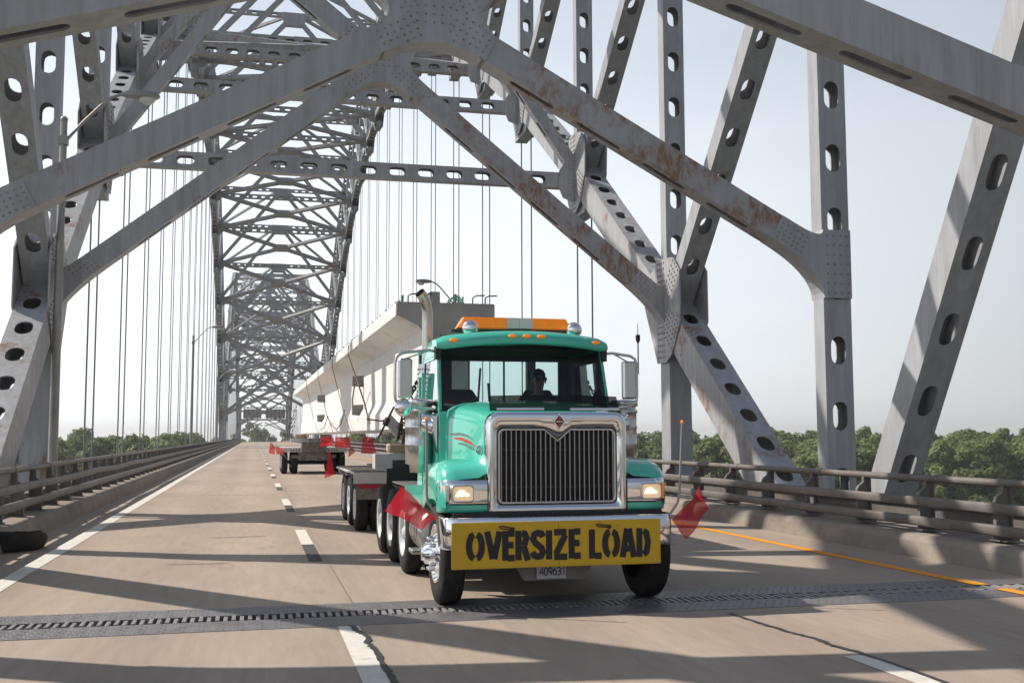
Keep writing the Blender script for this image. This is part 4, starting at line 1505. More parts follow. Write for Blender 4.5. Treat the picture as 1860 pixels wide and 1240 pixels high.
# roof light bar
mb = MB(); mb.box(tp(-.68, 12.78, 2.965), tp(.76, 12.84, 3.02)); mb.box(tp(-.55, 12.80, 2.90), tp(-.47, 12.9, 2.98)); mb.box(tp(.55, 12.80, 2.90), tp(.63, 12.9, 2.98))
lb = tb(mb, 'light_bar', 'green_dark')
def lbseg(x0, x1, m, cut0=0, cut1=0):
    mb = MB()
    P = lambda x, c: [tp(x, 12.70, 3.025), tp(x + c * .6, 12.70, 3.09), tp(x + c, 12.72, 3.155), tp(x + c, 12.90, 3.155), tp(x + c * .6, 12.93, 3.09), tp(x, 12.93, 3.025)]
    mb.loft([P(x0, cut0), P(x1, -cut1)], smooth=False, close=True, cap=True)
    tb(mb, 'light_segment', m, lb)
xs = [-.68, -.42, -.25, -.07, .085, .255, .42, .58, .76]
for k in range(8):
    lbseg(xs[k] + .002, xs[k + 1] - .002, 'clear_lens' if k in (3, 4) else 'amber', .08 if k == 0 else 0, .08 if k == 7 else 0)
mb = MB(); mb.box(tp(-.75, 12.72, 2.97), tp(-.50, 12.9, 3.0)); tb(mb, 'light_bar_mount', 'blackpl', lb)
for x in (-.555, .735):
    mb = MB(); mb.sphere(tp(x, 12.55, 3.005), .10, 16, 12, (1, .8, .95)); mb.tube([tp(x, 12.6, 2.85), tp(x, 12.58, 2.95)], .03, 8)
    tb(mb, 'roof_spotlight', 'chrome')

# mirrors
for s in (-1, 1):
    xo = s * (1.50 if s < 0 else 1.40)
    mb = MB()
    yA = 12.2
    mb.tube([tp(s * 1.0, yA + .05, 2.69), tp(s * 1.1, yA, 2.70), tp(xo - s * .08, yA - .03, 2.665), tp(xo - s * .02, yA - .03, 2.63), tp(xo, yA - .03, 2.55), tp(xo, yA - .03, 2.2), tp(xo - s * .01, yA - .03, 2.12), tp(xo - s * .08, yA - .03, 2.07), tp(xo - s * .22, yA, 2.05), tp(s * 1.02, yA + .1, 2.03)], .017, 8)
    mb.tube([tp(s * 1.12, yA, 2.69), tp(xo - s * .12, yA - .02, 2.60)], .01, 6)
    mr = tb(mb, 'mirror_bracket', 'chrome_dull')
    mb = MB(); mb.bbox(tp(xo - s * .19 if s < 0 else xo - .19, yA - .09, 2.15), tp(xo - s * .03 if s < 0 else xo - .03, yA + .0, 2.60), .02)
    tb(mb, 'mirror_head', 'chrome_dull', mr)
    mb = MB(); mb.box(tp(s * .97, yA - .02, 2.60), tp(s * 1.03, yA + .12, 2.75)); tb(mb, 'bracket_clamp', 'blackpl', mr)
    if s < 0:
        mb = MB(); mb.lathe(tp(xo + .10, yA - .02, 2.045), (0, -1, 0), [(-.01, .10), (0, .105), (.03, .09), (.05, .05), (.056, .001)], 20)
        tb(mb, 'convex_mirror', 'chrome', mr)
    else:
        mb = MB(); mb.tube([tp(xo + .02, yA - .03, 2.45), tp(xo + .02, yA - .03, 2.85)], .008, 6); mb.lathe(tp(xo + .02, yA - .03, 2.82), (0, 0, 1), [(0, .01), (.04, .028), (.10, .03), (.105, .006), (.24, .003)], 8)
        tb(mb, 'antenna', 'blackpl', mr)
# air cleaners
for s in (-1, 1):
    cx = s * (1.17 if s < 0 else 1.36)
    c = tp(cx, 12.55, 0)
    mb = MB(); mb.lathe(c, (0, 0, 1), [(1.30, .001), (1.30, .10), (1.39, .11), (1.40, .155), (1.60, .158), (1.61, .163), (1.63, .163), (1.64, .158), (1.80, .158), (1.81, .165), (1.84, .165), (1.85, .158), (1.99, .158), (2.0, .172), (2.03, .172), (2.04, .15), (2.07, .15), (2.08, .175), (2.13, .178), (2.15, .15), (2.16, .001)], 28)
    tb(mb, 'air_cleaner', 'chrome_dull')
    mb = MB(); mb.loft([[tp(s * .98, y, z) for y, z in ((12.3, 1.9), (12.5, 1.9), (12.5, 1.7), (12.3, 1.7))], [tp(s * 1.05, y, z) for y, z in ((12.28, 1.97), (12.5, 1.97), (12.5, 1.75), (12.28, 1.75))], [tp(cx, y, z) for y, z in ((12.35, 1.97), (12.55, 1.97), (12.55, 1.78), (12.35, 1.78))]], close=True)
    tb(mb, 'intake_duct', 'chrome')
    mb = MB(); mb.prism([(0, 0), (.16, 0), (.16, -.12), (.10, -.42), (.06, -.42), (0, -.12)], tp(s * .98 - (.0 if s > 0 else .10), 12.16, 1.95), (1, 0, 0), (0, 0, 1), -.06, .06)
    tb(mb, 'cowl_cover', 'chrome')
# exhaust stack
mb = MB()
ex, ey = -.93, 13.45
mb.tube([tp(ex, ey, 1.2), tp(ex, ey, 3.10), tp(ex, ey, 3.28), tp(ex - .025, ey - .02, 3.40), tp(ex - .075, ey - .05, 3.49), tp(ex - .11, ey - .07, 3.52)], .068, 16, cap=False)
stk = tb(mb, 'exhaust_stack', 'stackm')
mb = MB(); mb.lathe(tp(ex, ey, 0), (0, 0, 1), [(1.9, .12), (2.62, .12)], 24); tb(mb, 'heat_shield', 'chrome_dull', stk)
mb = MB()
for zz in np.arange(1.95, 2.6, .055):
    for k in range(20):
        a = 2 * math.pi * (k + .5 * (round(zz / .055) % 2)) / 20
        mb.rivet(tp(ex + .1195 * math.cos(a), ey + .1195 * math.sin(a), zz), (math.cos(a), math.sin(a), 0), .011)
tag(tb(mb, 'shield_holes', 'dark', stk), kind='stuff')
# grab frame with mesh between stack and cab
mb = MB()
for y in (13.30, 13.05):
    mb.box(tp(-1.06, y - .015, 2.02), tp(-1.02, y + .015, 2.50 - (.05 if y < 13.2 else 0)))
mb.box(tp(-1.06, 13.05, 2.44), tp(-1.02, 13.3, 2.49))
tb(mb, 'grab_frame', 'green')
mb = MB(); mb.box(tp(-1.2, 12.1, .95), tp(-.9, 13.5, 1.02)); tb(mb, 'cab_sill', 'green', cab)

# tanks, steps, quarter fenders
for s in (-1, 1):
    mb = MB(); mb.lathe(tp(s * .93, 12.25, .62), (0, 1, 0), [(0, .001), (0, .24), (.02, .28), (.78, .28), (.80, .24), (.80, .001)], 28); tk = tb(mb, 'fuel_tank', 'chrome_dull')
    for y in (12.40, 12.6, 12.85):
        mb = MB(); mb.lathe(tp(s * .93, y, .62), (0, 1, 0), [(0, .283), (.035, .283)], 28); tb(mb, 'tank_strap', 'blackpl', tk)
    mb = MB(); mb.bbox(tp(s * 1.24, 12.55, .36), tp(s * .95, 12.85, .41), .01); mb.box(tp(s * 1.0, 12.6, .41), tp(s * .95, 12.8, .6)); tb(mb, 'cab_step', 'chrome_dull')
    mb = MB()
    mb.box(tp(s * 1.24, 13.18, .76), tp(s * .62, 13.22, 1.11)); mb.box(tp(s * 1.24, 13.18, 1.11), tp(s * .62, 14.4, 1.125))
    tb(mb, 'quarter_fender', 'chrome_dull')
    mb = MB(); mb.box(tp(s * 1.2, 14.3, 1.06), tp(s * .6, 14.32, 1.12)); tb(mb, 'fender_edge', 'blackpl')
mb = MB(); mb.box(tp(-1.0, 16.3, 1.12), tp(1.0, 16.42, 1.36)); tb(mb, 'rear_light_bar', 'blacksteel')
mb = MB(); mb.box(tp(-.62, 14.6, .9), tp(.62, 16.2, 1.0)); mb.lathe(tp(0, 15.4, 1.0), (0, 0, 1), [(0, .5), (.1, .5), (.14, .42), (.14, .001)], 24); tb(mb, 'fifth_wheel', 'blacksteel')

# ------------------------------------------------------------------ sign board on the bumper
SY = 10.47
sg = thing('oversize_load_sign', (TX - .07, SY, .42), 'yellow board lettered OVERSIZE LOAD hung across the truck bumper', 'sign')
sx0, sx1, sz0, sz1 = TX - 1.155, TX + 1.01, .425, .875
for a, b in ((sx0, (sx0 + sx1) / 2 + .005), ((sx0 + sx1) / 2 + .007, sx1)):
    mb = MB(); mb.bbox((a, SY - .006, sz0), (b, SY + .012, sz1), .006); mb.build('board', 'yellow_sign', sg)
LH = .288
def letters():
    w = .058
    G = {}
    G['O'] = (.155, [[(p[0], p[1]) for p in arc(.070, .5 * LH, .046, .5 * LH - w / 2, 95, 265, 12)], [(p[0] + .016, p[1]) for p in arc(.070, .5 * LH, .046, .5 * LH - w / 2, 85, -85, 12)]])
    G['V'] = (.150, [[(.022, LH), (.070, .02)], [(.128, LH), (.080, .02)]])
    G['E'] = (.112, [[(.026, 0), (.026, LH)], [(.05, LH - .024), (.105, LH - .024)], [(.05, LH * .52), (.096, LH * .52)], [(.05, .024), (.105, .024)]])
    G['R'] = (.128, [[(.026, 0), (.026, LH)], [(.056, LH - .024), (.08, LH - .03), (.096, LH * .76), (.08, LH * .56), (.062, LH * .50)], [(.068, LH * .5), (.108, 0)]])
    G['S'] = (.135, [[(.112, LH * .76), (.098, LH * .87), (.066, LH * .91), (.035, LH * .84), (.026, LH * .70), (.042, LH * .57), (.07, LH * .48), (.098, LH * .38), (.108, LH * .24), (.094, LH * .12), (.064, LH * .09), (.034, LH * .13), (.018, LH * .25)]])
    G['I'] = (.064, [[(.028, 0), (.028, LH)]])
    G['Z'] = (.135, [[(.008, LH - .024), (.118, LH - .024)], [(.106, LH - .05), (.024, .05)], [(.008, .024), (.122, .024)]])
    G['L'] = (.118, [[(.026, 0), (.026, LH)], [(.052, .024), (.112, .024)]])
    G['A'] = (.150, [[(.024, 0), (.066, LH)], [(.126, 0), (.082, LH)], [(.055, LH * .30), (.096, LH * .30)]])
    G['D'] = (.135, [[(.026, 0), (.026, LH)], [(.062, LH - .026), (.088, LH * .84), (.104, LH * .5), (.088, LH * .16), (.062, .026)]])
    return G, w
G, lw = letters()
for txt, x0, tw, z0 in (('OVERSIZE', sx0 + .145, 1.175, .500), ('LOAD', sx1 - .765, .665, .496)):
    adv = sum(G[c][0] for c in txt); k = tw / adv
    x = x0
    for ch in txt:
        mb = MB()
        strokes(mb, [[(px * k, pz + rng.uniform(-.002, .002)) for px, pz in l] for l in G[ch][1]], lw * min(1.12, k), (x, SY - .006, z0 + rng.uniform(-.003, .003)), (1, 0, 0), (0, 0, 1), .0022)
        mb.build('letter', 'ink', sg)
        x += G[ch][0] * k
for x in (sx0 + .47, sx0 + .57 + .9):
    mb = MB(); mb.tube([(x + .14, SY - .012, .815), (x + .03, SY - .014, .835), (x, SY - .014, .828), (x + .02, SY - .014, .812), (x + .14, SY - .012, .80)], .006, 6); mb.sphere((x + .145, SY - .012, .805), .02, 8, 6)
    mb.build('bungee_hook', 'blackpl', sg)

# ------------------------------------------------------------------ warning flags
def cloth(P00, P10, P11, P01, sag, n=12, ripple=.02, ph=0.):
    """bilinear patch with gentle folds"""
    P00, P10, P11, P01 = (np.array(q, float) for q in (P00, P10, P11, P01))
    N = nrm(np.cross(P10 - P00, P01 - P00)); rows = []
    for i in range(n + 1):
        u = i / n; row = []
        for j in range(n + 1):
            v = j / n
            p = P00 * (1 - u) * (1 - v) + P10 * u * (1 - v) + P11 * u * v + P01 * (1 - u) * v
            w = math.sin(u * 5.5 + v * 2.2 + ph) * ripple * (u + .2) + math.sin(v * 7 + u * 2 + ph * 2) * ripple * .5
            p = p + N * w + V(0, 0, -sag * math.sin(math.pi * u) * math.sin(math.pi * v) * .6)
            row.append(p)
        rows.append(row)
    return rows
def flag(corners, label, sag=.0, ripple=.03, staff=None, ph=0., staff_tip=True):
    c = np.mean([np.array(q, float) for q in corners], 0)
    if staff is None:
        mb = MB(); mb.loft(cloth(*corners, sag, ripple=ripple, ph=ph))
        o = mb.build('warning_flag', 'flag', None, loc=c)
        return tag(o, label, 'flag', 'red warning flags on the load')
    r = thing('warning_flag', staff[0], label, 'flag', 'red warning flags on the load')
    mb = MB(); mb.loft(cloth(*corners, sag, ripple=ripple, ph=ph)); mb.build('flag_cloth', 'flag', r)
    mb = MB(); mb.tube(staff, .013, 8); mb.build('staff', 'lampgrey', r)
    if staff_tip:
        mb = MB(); mb.sphere(staff[-1], .02, 8, 6); mb.build('staff_tip', 'amber', r)
    return r
flag(((1.773, 10.620, 0.928), (1.422, 10.620, 1.224), (1.276, 10.740, 1.000), (1.641, 10.720, 0.799)), 'red mesh flag on the steel wand at the left end of the truck bumper', 0, .035,
     [(1.801, 10.620, 0.648), (1.784, 10.620, 0.890), (1.756, 10.620, 0.972), (1.685, 10.620, 1.070), (1.673, 10.620, 1.162), (1.670, 10.620, 1.893)], ph=.5)
flag(((4.252, 10.620, 0.839), (4.566, 10.620, 1.204), (4.710, 10.720, 0.943), (4.437, 10.720, 0.638)), 'red mesh flag on the steel wand at the right end of the truck bumper', 0, .035,
     [(4.187, 10.620, 0.597), (4.209, 10.620, 0.840), (4.241, 10.620, 0.924), (4.316, 10.620, 1.025), (4.336, 10.620, 1.121), (4.380, 10.620, 1.861)], ph=1.5)

# ------------------------------------------------------------------ driver
per = MB()
dc = V(TX + .47, 13.25, 0)
def skinned(name, verts, edges, m, parent=None, sub=2):
    me = bpy.data.meshes.new(name)
    off = np.array(WL[parent.name]) if parent else np.zeros(3)
    me.from_pydata([tuple(np.array(v[0]) - off) for v in verts], edges, [])
    o = bpy.data.objects.new(name, me); COL.objects.link(o); o.parent = parent
    sk = o.modifiers.new('skin', 'SKIN'); sk.use_smooth_shade = True
    for i, v in enumerate(verts):
        r = v[1] if isinstance(v[1], tuple) else (v[1], v[1])
        me.skin_vertices[0].data[i].radius = r
        me.skin_vertices[0].data[i].use_root = (i == 0)
    ss = o.modifiers.new('sub', 'SUBSURF'); ss.levels = sub; ss.render_levels = sub
    me.materials.append(MT[m]); WL[o.name] = tuple(off)
    return o
pr_ = thing('person', tuple(dc + V(0, 0, 1.7)), 'driver in a red shirt and dark glasses seated behind the steering wheel', 'person')
def D(x, y, z): return tuple(dc + V(x, y, z))
body_v = [(D(0, .05, 1.80), (.16, .12)), (D(0, .05, 1.95), (.15, .11)), (D(0, .04, 2.10), (.17, .11)), (D(0, .03, 2.19), (.11, .08)), (D(0, .0, 2.27), (.055, .055)), (D(0, -.02, 2.33), (.06, .065)), (D(0, -.03, 2.41), (.078, .095)), (D(0, -.02, 2.49), (.07, .085)), (D(0, -.01, 2.53), (.04, .05)),
          (D(-.20, .02, 2.14), .06), (D(-.27, -.12, 1.95), .05), (D(-.20, -.42, 1.99), .04), (D(-.17, -.52, 2.03), .03),
          (D(.20, .02, 2.14), .06), (D(.27, -.12, 1.95), .05), (D(.24, -.42, 1.99), .04), (D(.22, -.52, 2.03), .03),
          (D(-.12, -.25, 1.82), .085), (D(-.13, -.55, 1.80), .07), (D(-.13, -.62, 1.45), .055), (D(.12, -.25, 1.82), .085), (D(.13, -.55, 1.80), .07), (D(.13, -.62, 1.45), .055)]
body_e = [(0, 1), (1, 2), (2, 3), (3, 4), (4, 5), (5, 6), (6, 7), (7, 8), (2, 9), (9, 10), (10, 11), (11, 12), (2, 13), (13, 14), (14, 15), (15, 16), (0, 17), (17, 18), (18, 19), (0, 20), (20, 21), (21, 22)]
fi = 23
for hx, hv in ((-.17, 12), (.22, 16)):
    for k in range(5):
        a = -.035 + .017 * k
        z = 2.04 + (.012 if k < 4 else -.01)
        body_v += [(D(hx + a, -.565 - .004 * (2 - abs(2 - k)), z + .01), .010), (D(hx + a * 1.1, -.60, z + .005), .009), (D(hx + a * 1.1, -.612, z - .02), .008)]
        body_e += [(hv, fi), (fi, fi + 1), (fi + 1, fi + 2)]
        fi += 3
bo = skinned('body', body_v, body_e, 'skin', pr_)
mb = MB()
mb.loft([[D(w * math.cos(a), .045 + d * math.sin(a), z) for a in np.linspace(0, 2 * math.pi, 15)[:-1]] for z, w, d in ((1.80, .185, .145), (1.95, .18, .135), (2.08, .215, .13), (2.16, .20, .115), (2.22, .12, .085), (2.25, .075, .07))], close=True)
for s in (-1, 1):
    mb.tube([D(s * .17, .02, 2.14), D(s * .235, -.03, 2.06), D(s * .275, -.12, 1.95)], [.085, .08, .07], 10)
mb.build('shirt', 'shirt', pr_)
mb = MB(); mb.loft([[D(w * math.cos(a), .0 + d * math.sin(a) + .01, z) for a in np.linspace(0, 2 * math.pi, 13)[:-1]] for z, w, d in ((2.455, .092, .112), (2.50, .092, .11), (2.55, .066, .085), (2.575, .01, .01))], close=True)
mb.build('hair', 'hair', pr_)
mb = MB(); mb.box(D(-.075, -.135, 2.415), D(-.010, -.120, 2.455)); mb.box(D(.010, -.135, 2.415), D(.075, -.120, 2.455)); mb.box(D(-.01, -.13, 2.44), D(.01, -.122, 2.45))
mb.build('sunglasses', 'blackpl', pr_)
mb = MB(); mb.add([D(-.014, -.118, 2.40), D(.014, -.118, 2.40), D(0, -.145, 2.395), D(0, -.115, 2.44)], [(0, 2, 3), (2, 1, 3), (0, 1, 2)], True); mb.build('nose', 'skin', pr_)
mb = MB(); mb.tube([D(-.026, -.116, 2.365), D(0, -.124, 2.362), D(.026, -.116, 2.365)], .006, 6); mb.build('mouth', 'shirt', pr_)
for s in (-1, 1):
    mb = MB(); mb.sphere(D(s * .088, -.01, 2.41), .03, 8, 6, (.35, .7, 1)); mb.build('ear', 'skin', pr_)

# ------------------------------------------------------------------ concrete girder
GA, GB = V(3.02, 17.2, 0), V(2.66, 52.6, 0)
gd = nrm(GB - GA); gs = V(gd[1], -gd[0], 0)
GL = np.linalg.norm(GB - GA)
def gp(u, x, z): return GA + gd * u + gs * x + V(0, 0, z)
gr = thing('concrete_girder', tuple(GA + V(0, 0, 1.78)), 'long pale precast concrete bridge girder carried behind the truck', 'girder')
ZB, ZT = 1.80, 3.88
def gprof(end):
    wb = .385 if end else .345
    H = [(.40, ZB), (.47, ZB + .05), (.47, ZB + .36), (wb + .02, ZB + .56), (wb, ZB + .64), (wb, 3.30), (wb + .012, 3.42), (.46, 3.50), (.81, 3.665), (.81, 3.85), (.80, ZT)]
    return H + [(-x, z) for x, z in H[::-1]]
mb = MB()
secs = [(0, 1), (2.6, 1), (3.6, 0), (11.0, 0), (11.25, 1), (11.75, 1), (12.0, 0), (23.3, 0), (23.55, 1), (24.05, 1), (24.3, 0), (31.4, 0), (32.2, 1), (GL, 1)]
mb.loft([[gp(u, x, z) for x, z in gprof(e)] for u, e in secs], smooth=False, close=True)
gbody = mb.build('beam', 'concrete', gr)
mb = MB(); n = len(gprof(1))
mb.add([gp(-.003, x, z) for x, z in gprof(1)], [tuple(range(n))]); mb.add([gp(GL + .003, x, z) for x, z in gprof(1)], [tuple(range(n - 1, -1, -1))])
mb.build('beam_end', 'conc_shaded', gr)
for u in (9.1, 21.6):
    for z in (2.35, 3.05):
        mb = MB()
        P = [gp(u, -.30, z - .14), gp(u, -.61, z - .12), gp(u, -.61, z + .12), gp(u, -.30, z + .14)]
        Q = [p + gd * .12 for p in P]
        mb.loft([P + [P[0]], Q + [Q[0]]], smooth=False); mb.add(P, [(0, 1, 2, 3)]); mb.add(Q, [(3, 2, 1, 0)])
        mb.rivet(gp(u, -.47, z), -gd, .025)
        mb.build('side_bracket', 'embed', gr)
# stirrups along the top
mb = MB()
for u in np.arange(.15, GL, .42):
    for x in (-.70, -.3, .3):
        h = .10 + .02 * math.sin(u * 9)
        mb.tube([gp(u, x, ZT - .02), gp(u, x, ZT + h), gp(u + .10, x + .03, ZT + h + .02), gp(u + .16, x + .03, ZT - .02)], .012, 4, cap=False)
tag(mb.build('stirrups', 'rebar_green', gr), kind='stuff')
for x in (-.62, -.42, .45, .66):
    mb = MB()
    mb.tube([gp(.05, x, ZT - .05), gp(.04, x, ZT + .10), gp(.0, x + .05, ZT + .13), gp(-.05, x + .18, ZT + .13)], .012, 6)
    mb.build('end_bar', 'blacksteel', gr)
# lifting loop cluster on the near end
mb = MB(); mb.box(gp(.9, -.12, ZT), gp(1.1, .06, ZT + .30)); mb.build('lifting_block', 'embed', gr)
mb = MB()
for k in range(3):
    mb.tube([gp(.6 + k * .12, .14, ZT - .02), gp(.6 + k * .12, .20, ZT + .16), gp(.6 + k * .12, .32, ZT + .2), gp(.6 + k * .12, .42, ZT + .06), gp(.6 + k * .12, .42, ZT - .02)], .013, 6)
mb.build('lifting_loops', 'rebar_green', gr)
# near end bearing recess
mb = MB(); mb.box(gp(-.02, -.10, 2.7), gp(-.006, .0, 3.35)); mb.build('end_slot', 'dark', gr)

# lashing ropes over the flank
def lash(pts, label, r=.011):
    c = np.mean([np.array(p) for p in pts], 0)
    mb = MB(); mb.tube(pts, r, 5); o = mb.build('lashing_rope', 'rope', None, loc=tuple(c))
    tag(o, label, 'rope', 'ropes lashed down the girder flank')
XF = -.83
def fl(u, z): return gp(u, -.50 if z < 2.2 else (-.36 if z > 2.45 else -.46), z)
lash([gp(7.9, XF, 3.82), gp(7.9, XF - .01, 3.62), gp(7.85, -.66, 3.1)], 'short rope hanging from the girder flange above the inverted V straps')
lash([gp(7.85, -.66, 3.1), gp(7.0, -.56, 2.5), gp(6.4, -.5, 2.0)], 'pale strap running down toward the truck from the girder flange', .018)
lash([gp(7.85, -.66, 3.1), gp(9.2, -.60, 2.6), gp(9.9, -.52, 2.35)], 'dark strap running down away from the truck on the girder', .018)
lash([gp(12.6, XF, 3.84), gp(12.4, XF - .01, 3.6), gp(11.3, -.62, 2.35), gp(10.1, -.54, 1.82)], 'long thin rope slanting down the girder flank, nearest the embedded plates')
lash([gp(18.2, XF, 3.84), gp(18.1, XF - .01, 3.6), gp(17.0, -.62, 2.35), gp(15.5, -.54, 1.82)], 'thin rope slanting down the middle of the girder flank')
lash([gp(24.6, XF, 3.84), gp(24.4, XF - .01, 3.6), gp(23.3, -.62, 2.3), gp(22.0, -.54, 1.82)], 'thin rope slanting down the far end of the girder flank')
lash([gp(11.2, -.60, 2.4), gp(12.5, -.58, 2.05), gp(14.0, -.56, 1.92), gp(15.6, -.57, 2.02), gp(16.9, -.6, 2.35), gp(18.8, -.57, 2.0), gp(21, -.56, 1.93)], 'drooping rope looped along the lower edge of the girder', .014)

# chains and load binders at the near end
def chain(a, b, label, link=.11):
    a, b = np.array(a, float), np.array(b, float)
    L = np.linalg.norm(b - a); d = (b - a) / L; n = int(L / link)
    r = thing('load_chain', tuple(b), label, 'chain', 'rusty chains holding the girder end')
    s1 = nrm(np.cross(d, V(0, 1, .2))); s2 = np.cross(d, s1)
    for k in range(n):
        c = a + d * (k + .5) * L / n; s = s1 if k % 2 else s2; h = link * .62
        mb = MB()
        pts = [c + d * h * .5 * math.cos(t) * 1.15 + s * link * .27 * math.sin(t) for t in np.linspace(0, 2 * math.pi, 9)]
        mb.tube(pts, .016, 4, cap=False, smooth=True)
        mb.build('link', 'chain', r)
    return r
chain((2.601, 17.600, 2.638), (2.211, 17.000, 1.649), 'rusty chain nearest the girder flank, hung from the near end of the girder')
chain((2.674, 17.600, 2.639), (2.259, 17.600, 2.140), 'short rusty chain slanting behind the left door mirror')
chain((2.702, 17.600, 2.548), (2.403, 17.000, 1.648), 'rusty chain hung just behind the round convex mirror')
def binder(a, b, h0, h1, label):
    r = thing('load_binder', tuple(b), label, 'load binder', 'ratchet binders on the girder chains')
    mb = MB(); mb.tube([a, np.array(a) * .6 + np.array(b) * .4], .018, 6); mb.tube([np.array(a) * .62 + np.array(b) * .38, np.array(a) * .4 + np.array(b) * .6], .045, 8); mb.tube([np.array(a) * .4 + np.array(b) * .6, b], .018, 6); mb.build('screw', 'chain', r)
    mb = MB(); mb.tube([h0, h1], .013, 6); mb.build('lever', 'chain', r)
binder((2.155, 17.000, 2.186), (1.907, 17.000, 1.693), (2.018, 17.000, 1.952), (1.724, 17.000, 1.986), 'rusty ratchet binder with long lever, leftmost of the chain binders')
binder((2.295, 17.000, 2.100), (2.202, 17.000, 1.649), (2.192, 17.000, 1.865), (2.385, 17.000, 1.787), 'slim rusty ratchet binder in the middle of the chains')
binder((2.435, 17.000, 2.187), (2.298, 17.000, 1.649), (2.349, 17.000, 1.891), (2.498, 17.000, 1.839), 'rusty ratchet binder beside the air cleaner')

# ------------------------------------------------------------------ jeep dolly under the near end
jp = thing('jeep_dolly', (3.0, 20.5, 0), 'white and rust stained jeep dolly behind the tractor with triple axles', 'trailer')
for y in (20.1, 21.4, 22.7):
    mb = MB(); mb.tube([(2.0, y, .5), (4.1, y, .5)], .08, 8); mb.build('axle', 'blacksteel', jp)
    for s in (-1, 1):
        wheel(jp, 3.03 + s * 1.22, y, s, .48, .26, 'rimwhite'); wheel(jp, 3.03 + s * .93, y, s, .48, .26, 'rimwhite')
for s in (-1, 1):
    mb = MB()
    xo, xi = 3.03 + s * 1.29, 3.03 + s * .42
    mb.box((xo, 19.4, 1.045), (xi, 23.4, 1.075)); mb.box((xo, 19.36, .88), (xi, 19.40, 1.075))
    mb.build('mudguard_deck', 'trailer_white', jp)
    mb = MB()
    for y in np.arange(19.5, 23.3, .11):
        mb.box((xo - s * .06, y, 1.076), (xi, y + .035, 1.10))
    tag(mb.build('deck_cleats', 'trailer_rust', jp), kind='stuff')
    mb = MB(); mb.box((xo - s * .05, 19.385, .60), (xi, 19.43, .88)); mb.build('mud_flap_panel', 'trailer_rust', jp)
    mb = MB(); mb.box((xo - s * .08, 19.352, .80), (xo - s * .50, 19.359, .865)); mb.build('reflector', 'red_refl', jp)
    for y in (20.1, 21.4, 22.7):
        mb = MB(); P = arc(0, 0, .56, .58, 60, 120, 6); mb.loft([[(xo + s * .0, y + q[0], .48 + q[1] - .02), (xo - s * .2, y + q[0], .48 + q[1])] for q in P], smooth=False); mb.build('mudguard_lip', 'chrome_dull', jp)
mb = MB(); mb.box((2.45, 16.5, .95), (3.6, 24.0, 1.12)); mb.build('spine', 'blacksteel', jp)
mb = MB(); mb.box((1.90, 17.35, 1.20), (4.15, 17.75, 1.44)); bl = mb.build('bolster', 'trailer_white', jp)
mb = MB(); mb.box((2.18, 17.335, 1.21), (2.75, 17.345, 1.27)); mb.build('reflector', 'red_refl', jp)
mb = MB(); mb.box((2.35, 17.2, 1.10), (3.7, 17.9, 1.20)); mb.box((2.6, 17.1, .9), (3.5, 17.8, 1.1)); mb.build('turntable', 'blacksteel', jp)
mb = MB(); mb.prism([(-1.0, .38), (-.86, .46), (-.5, .08), (.5, .08), (.86, .46), (1.0, .38), (.60, -.10), (-.60, -.10)], (3.02, 17.45, 1.60), (1, 0, 0), (0, 0, 1), -.07, .07); mb.build('saddle', 'trailer_white', jp)
mb = MB(); mb.box((2.3, 17.2, 1.62), (3.7, 17.7, 1.79)); mb.build('saddle_beam', 'trailer_rust', jp)
mb = MB(); mb.box((1.95, 16.2, 1.0), (2.75, 16.25, 1.24)); mb.build('mud_flap', 'blackpl', jp)
mb = MB(); mb.bbox((2.1, 17.3, 1.46), (2.55, 17.6, 1.6), .03); mb.build('timber_block', 'wood', jp)

# ------------------------------------------------------------------ rear steerable dolly
rd = thing('rear_dolly', (2.75, 51.5, 0), 'dirty white multi axle rear dolly under the far end of the girder', 'trailer')
RX = 2.72
for y in (51.2, 52.6, 54.0):
    mb = MB(); mb.tube([(RX - 1.1, y, .5), (RX + 1.1, y, .5)], .08, 8); mb.build('axle', 'blacksteel', rd)
    for s in (-1, 1):
        wheel(rd, RX + s * 1.46, y, s, .52, .30, 'rimwhite'); wheel(rd, RX + s * 1.0, y, s, .52, .30, 'rimwhite')
for s in (-1, 1):
    mb = MB(); mb.box((RX + s * 1.5, 50.4, 1.10), (RX + s * .5, 55, 1.20)); mb.box((RX + s * 1.5, 50.35, 1.0), (RX + s * .5, 50.4, 1.20)); mb.build('mudguard_deck', 'trailer_white', rd)
    mb = MB()
    for k in range(4): mb.box((RX + s * (1.0 - .12 * k), 50.34, 1.05), (RX + s * (1.06 - .12 * k), 50.348, 1.11))
    mb.build('tail_lamps', 'blackpl', rd)
mb = MB(); mb.box((RX - .7, 50.4, .62), (RX + .7, 54.8, 1.0)); mb.box((RX - 1.0, 50.5, .72), (RX + 1.0, 50.7, .86)); mb.build('frame', 'trailer_rust', rd)
mb = MB(); mb.box((RX - .55, 50.2, 1.0), (RX + .55, 51.4, 1.45)); mb.build('turntable', 'trailer_rust', rd)
mb = MB(); mb.box((RX - 1.05, 50.5, 1.45), (RX + .9, 51.2, 1.62)); mb.build('bolster', 'trailer_white', rd)
mb = MB(); mb.box((RX - .85, 50.6, 1.62), (RX - .35, 50.9, 1.80)); mb.box((RX + .3, 50.6, 1.62), (RX + .8, 50.9, 1.80)); mb.build('timber_blocks', 'wood', rd)
for s in (-1, 1):
    mb = MB(); mb.box((RX + s * .2 - .03, 50.15, 1.0), (RX + s * .2 + .03, 50.2, 1.65)); mb.build('upright', 'trailer_rust', rd)
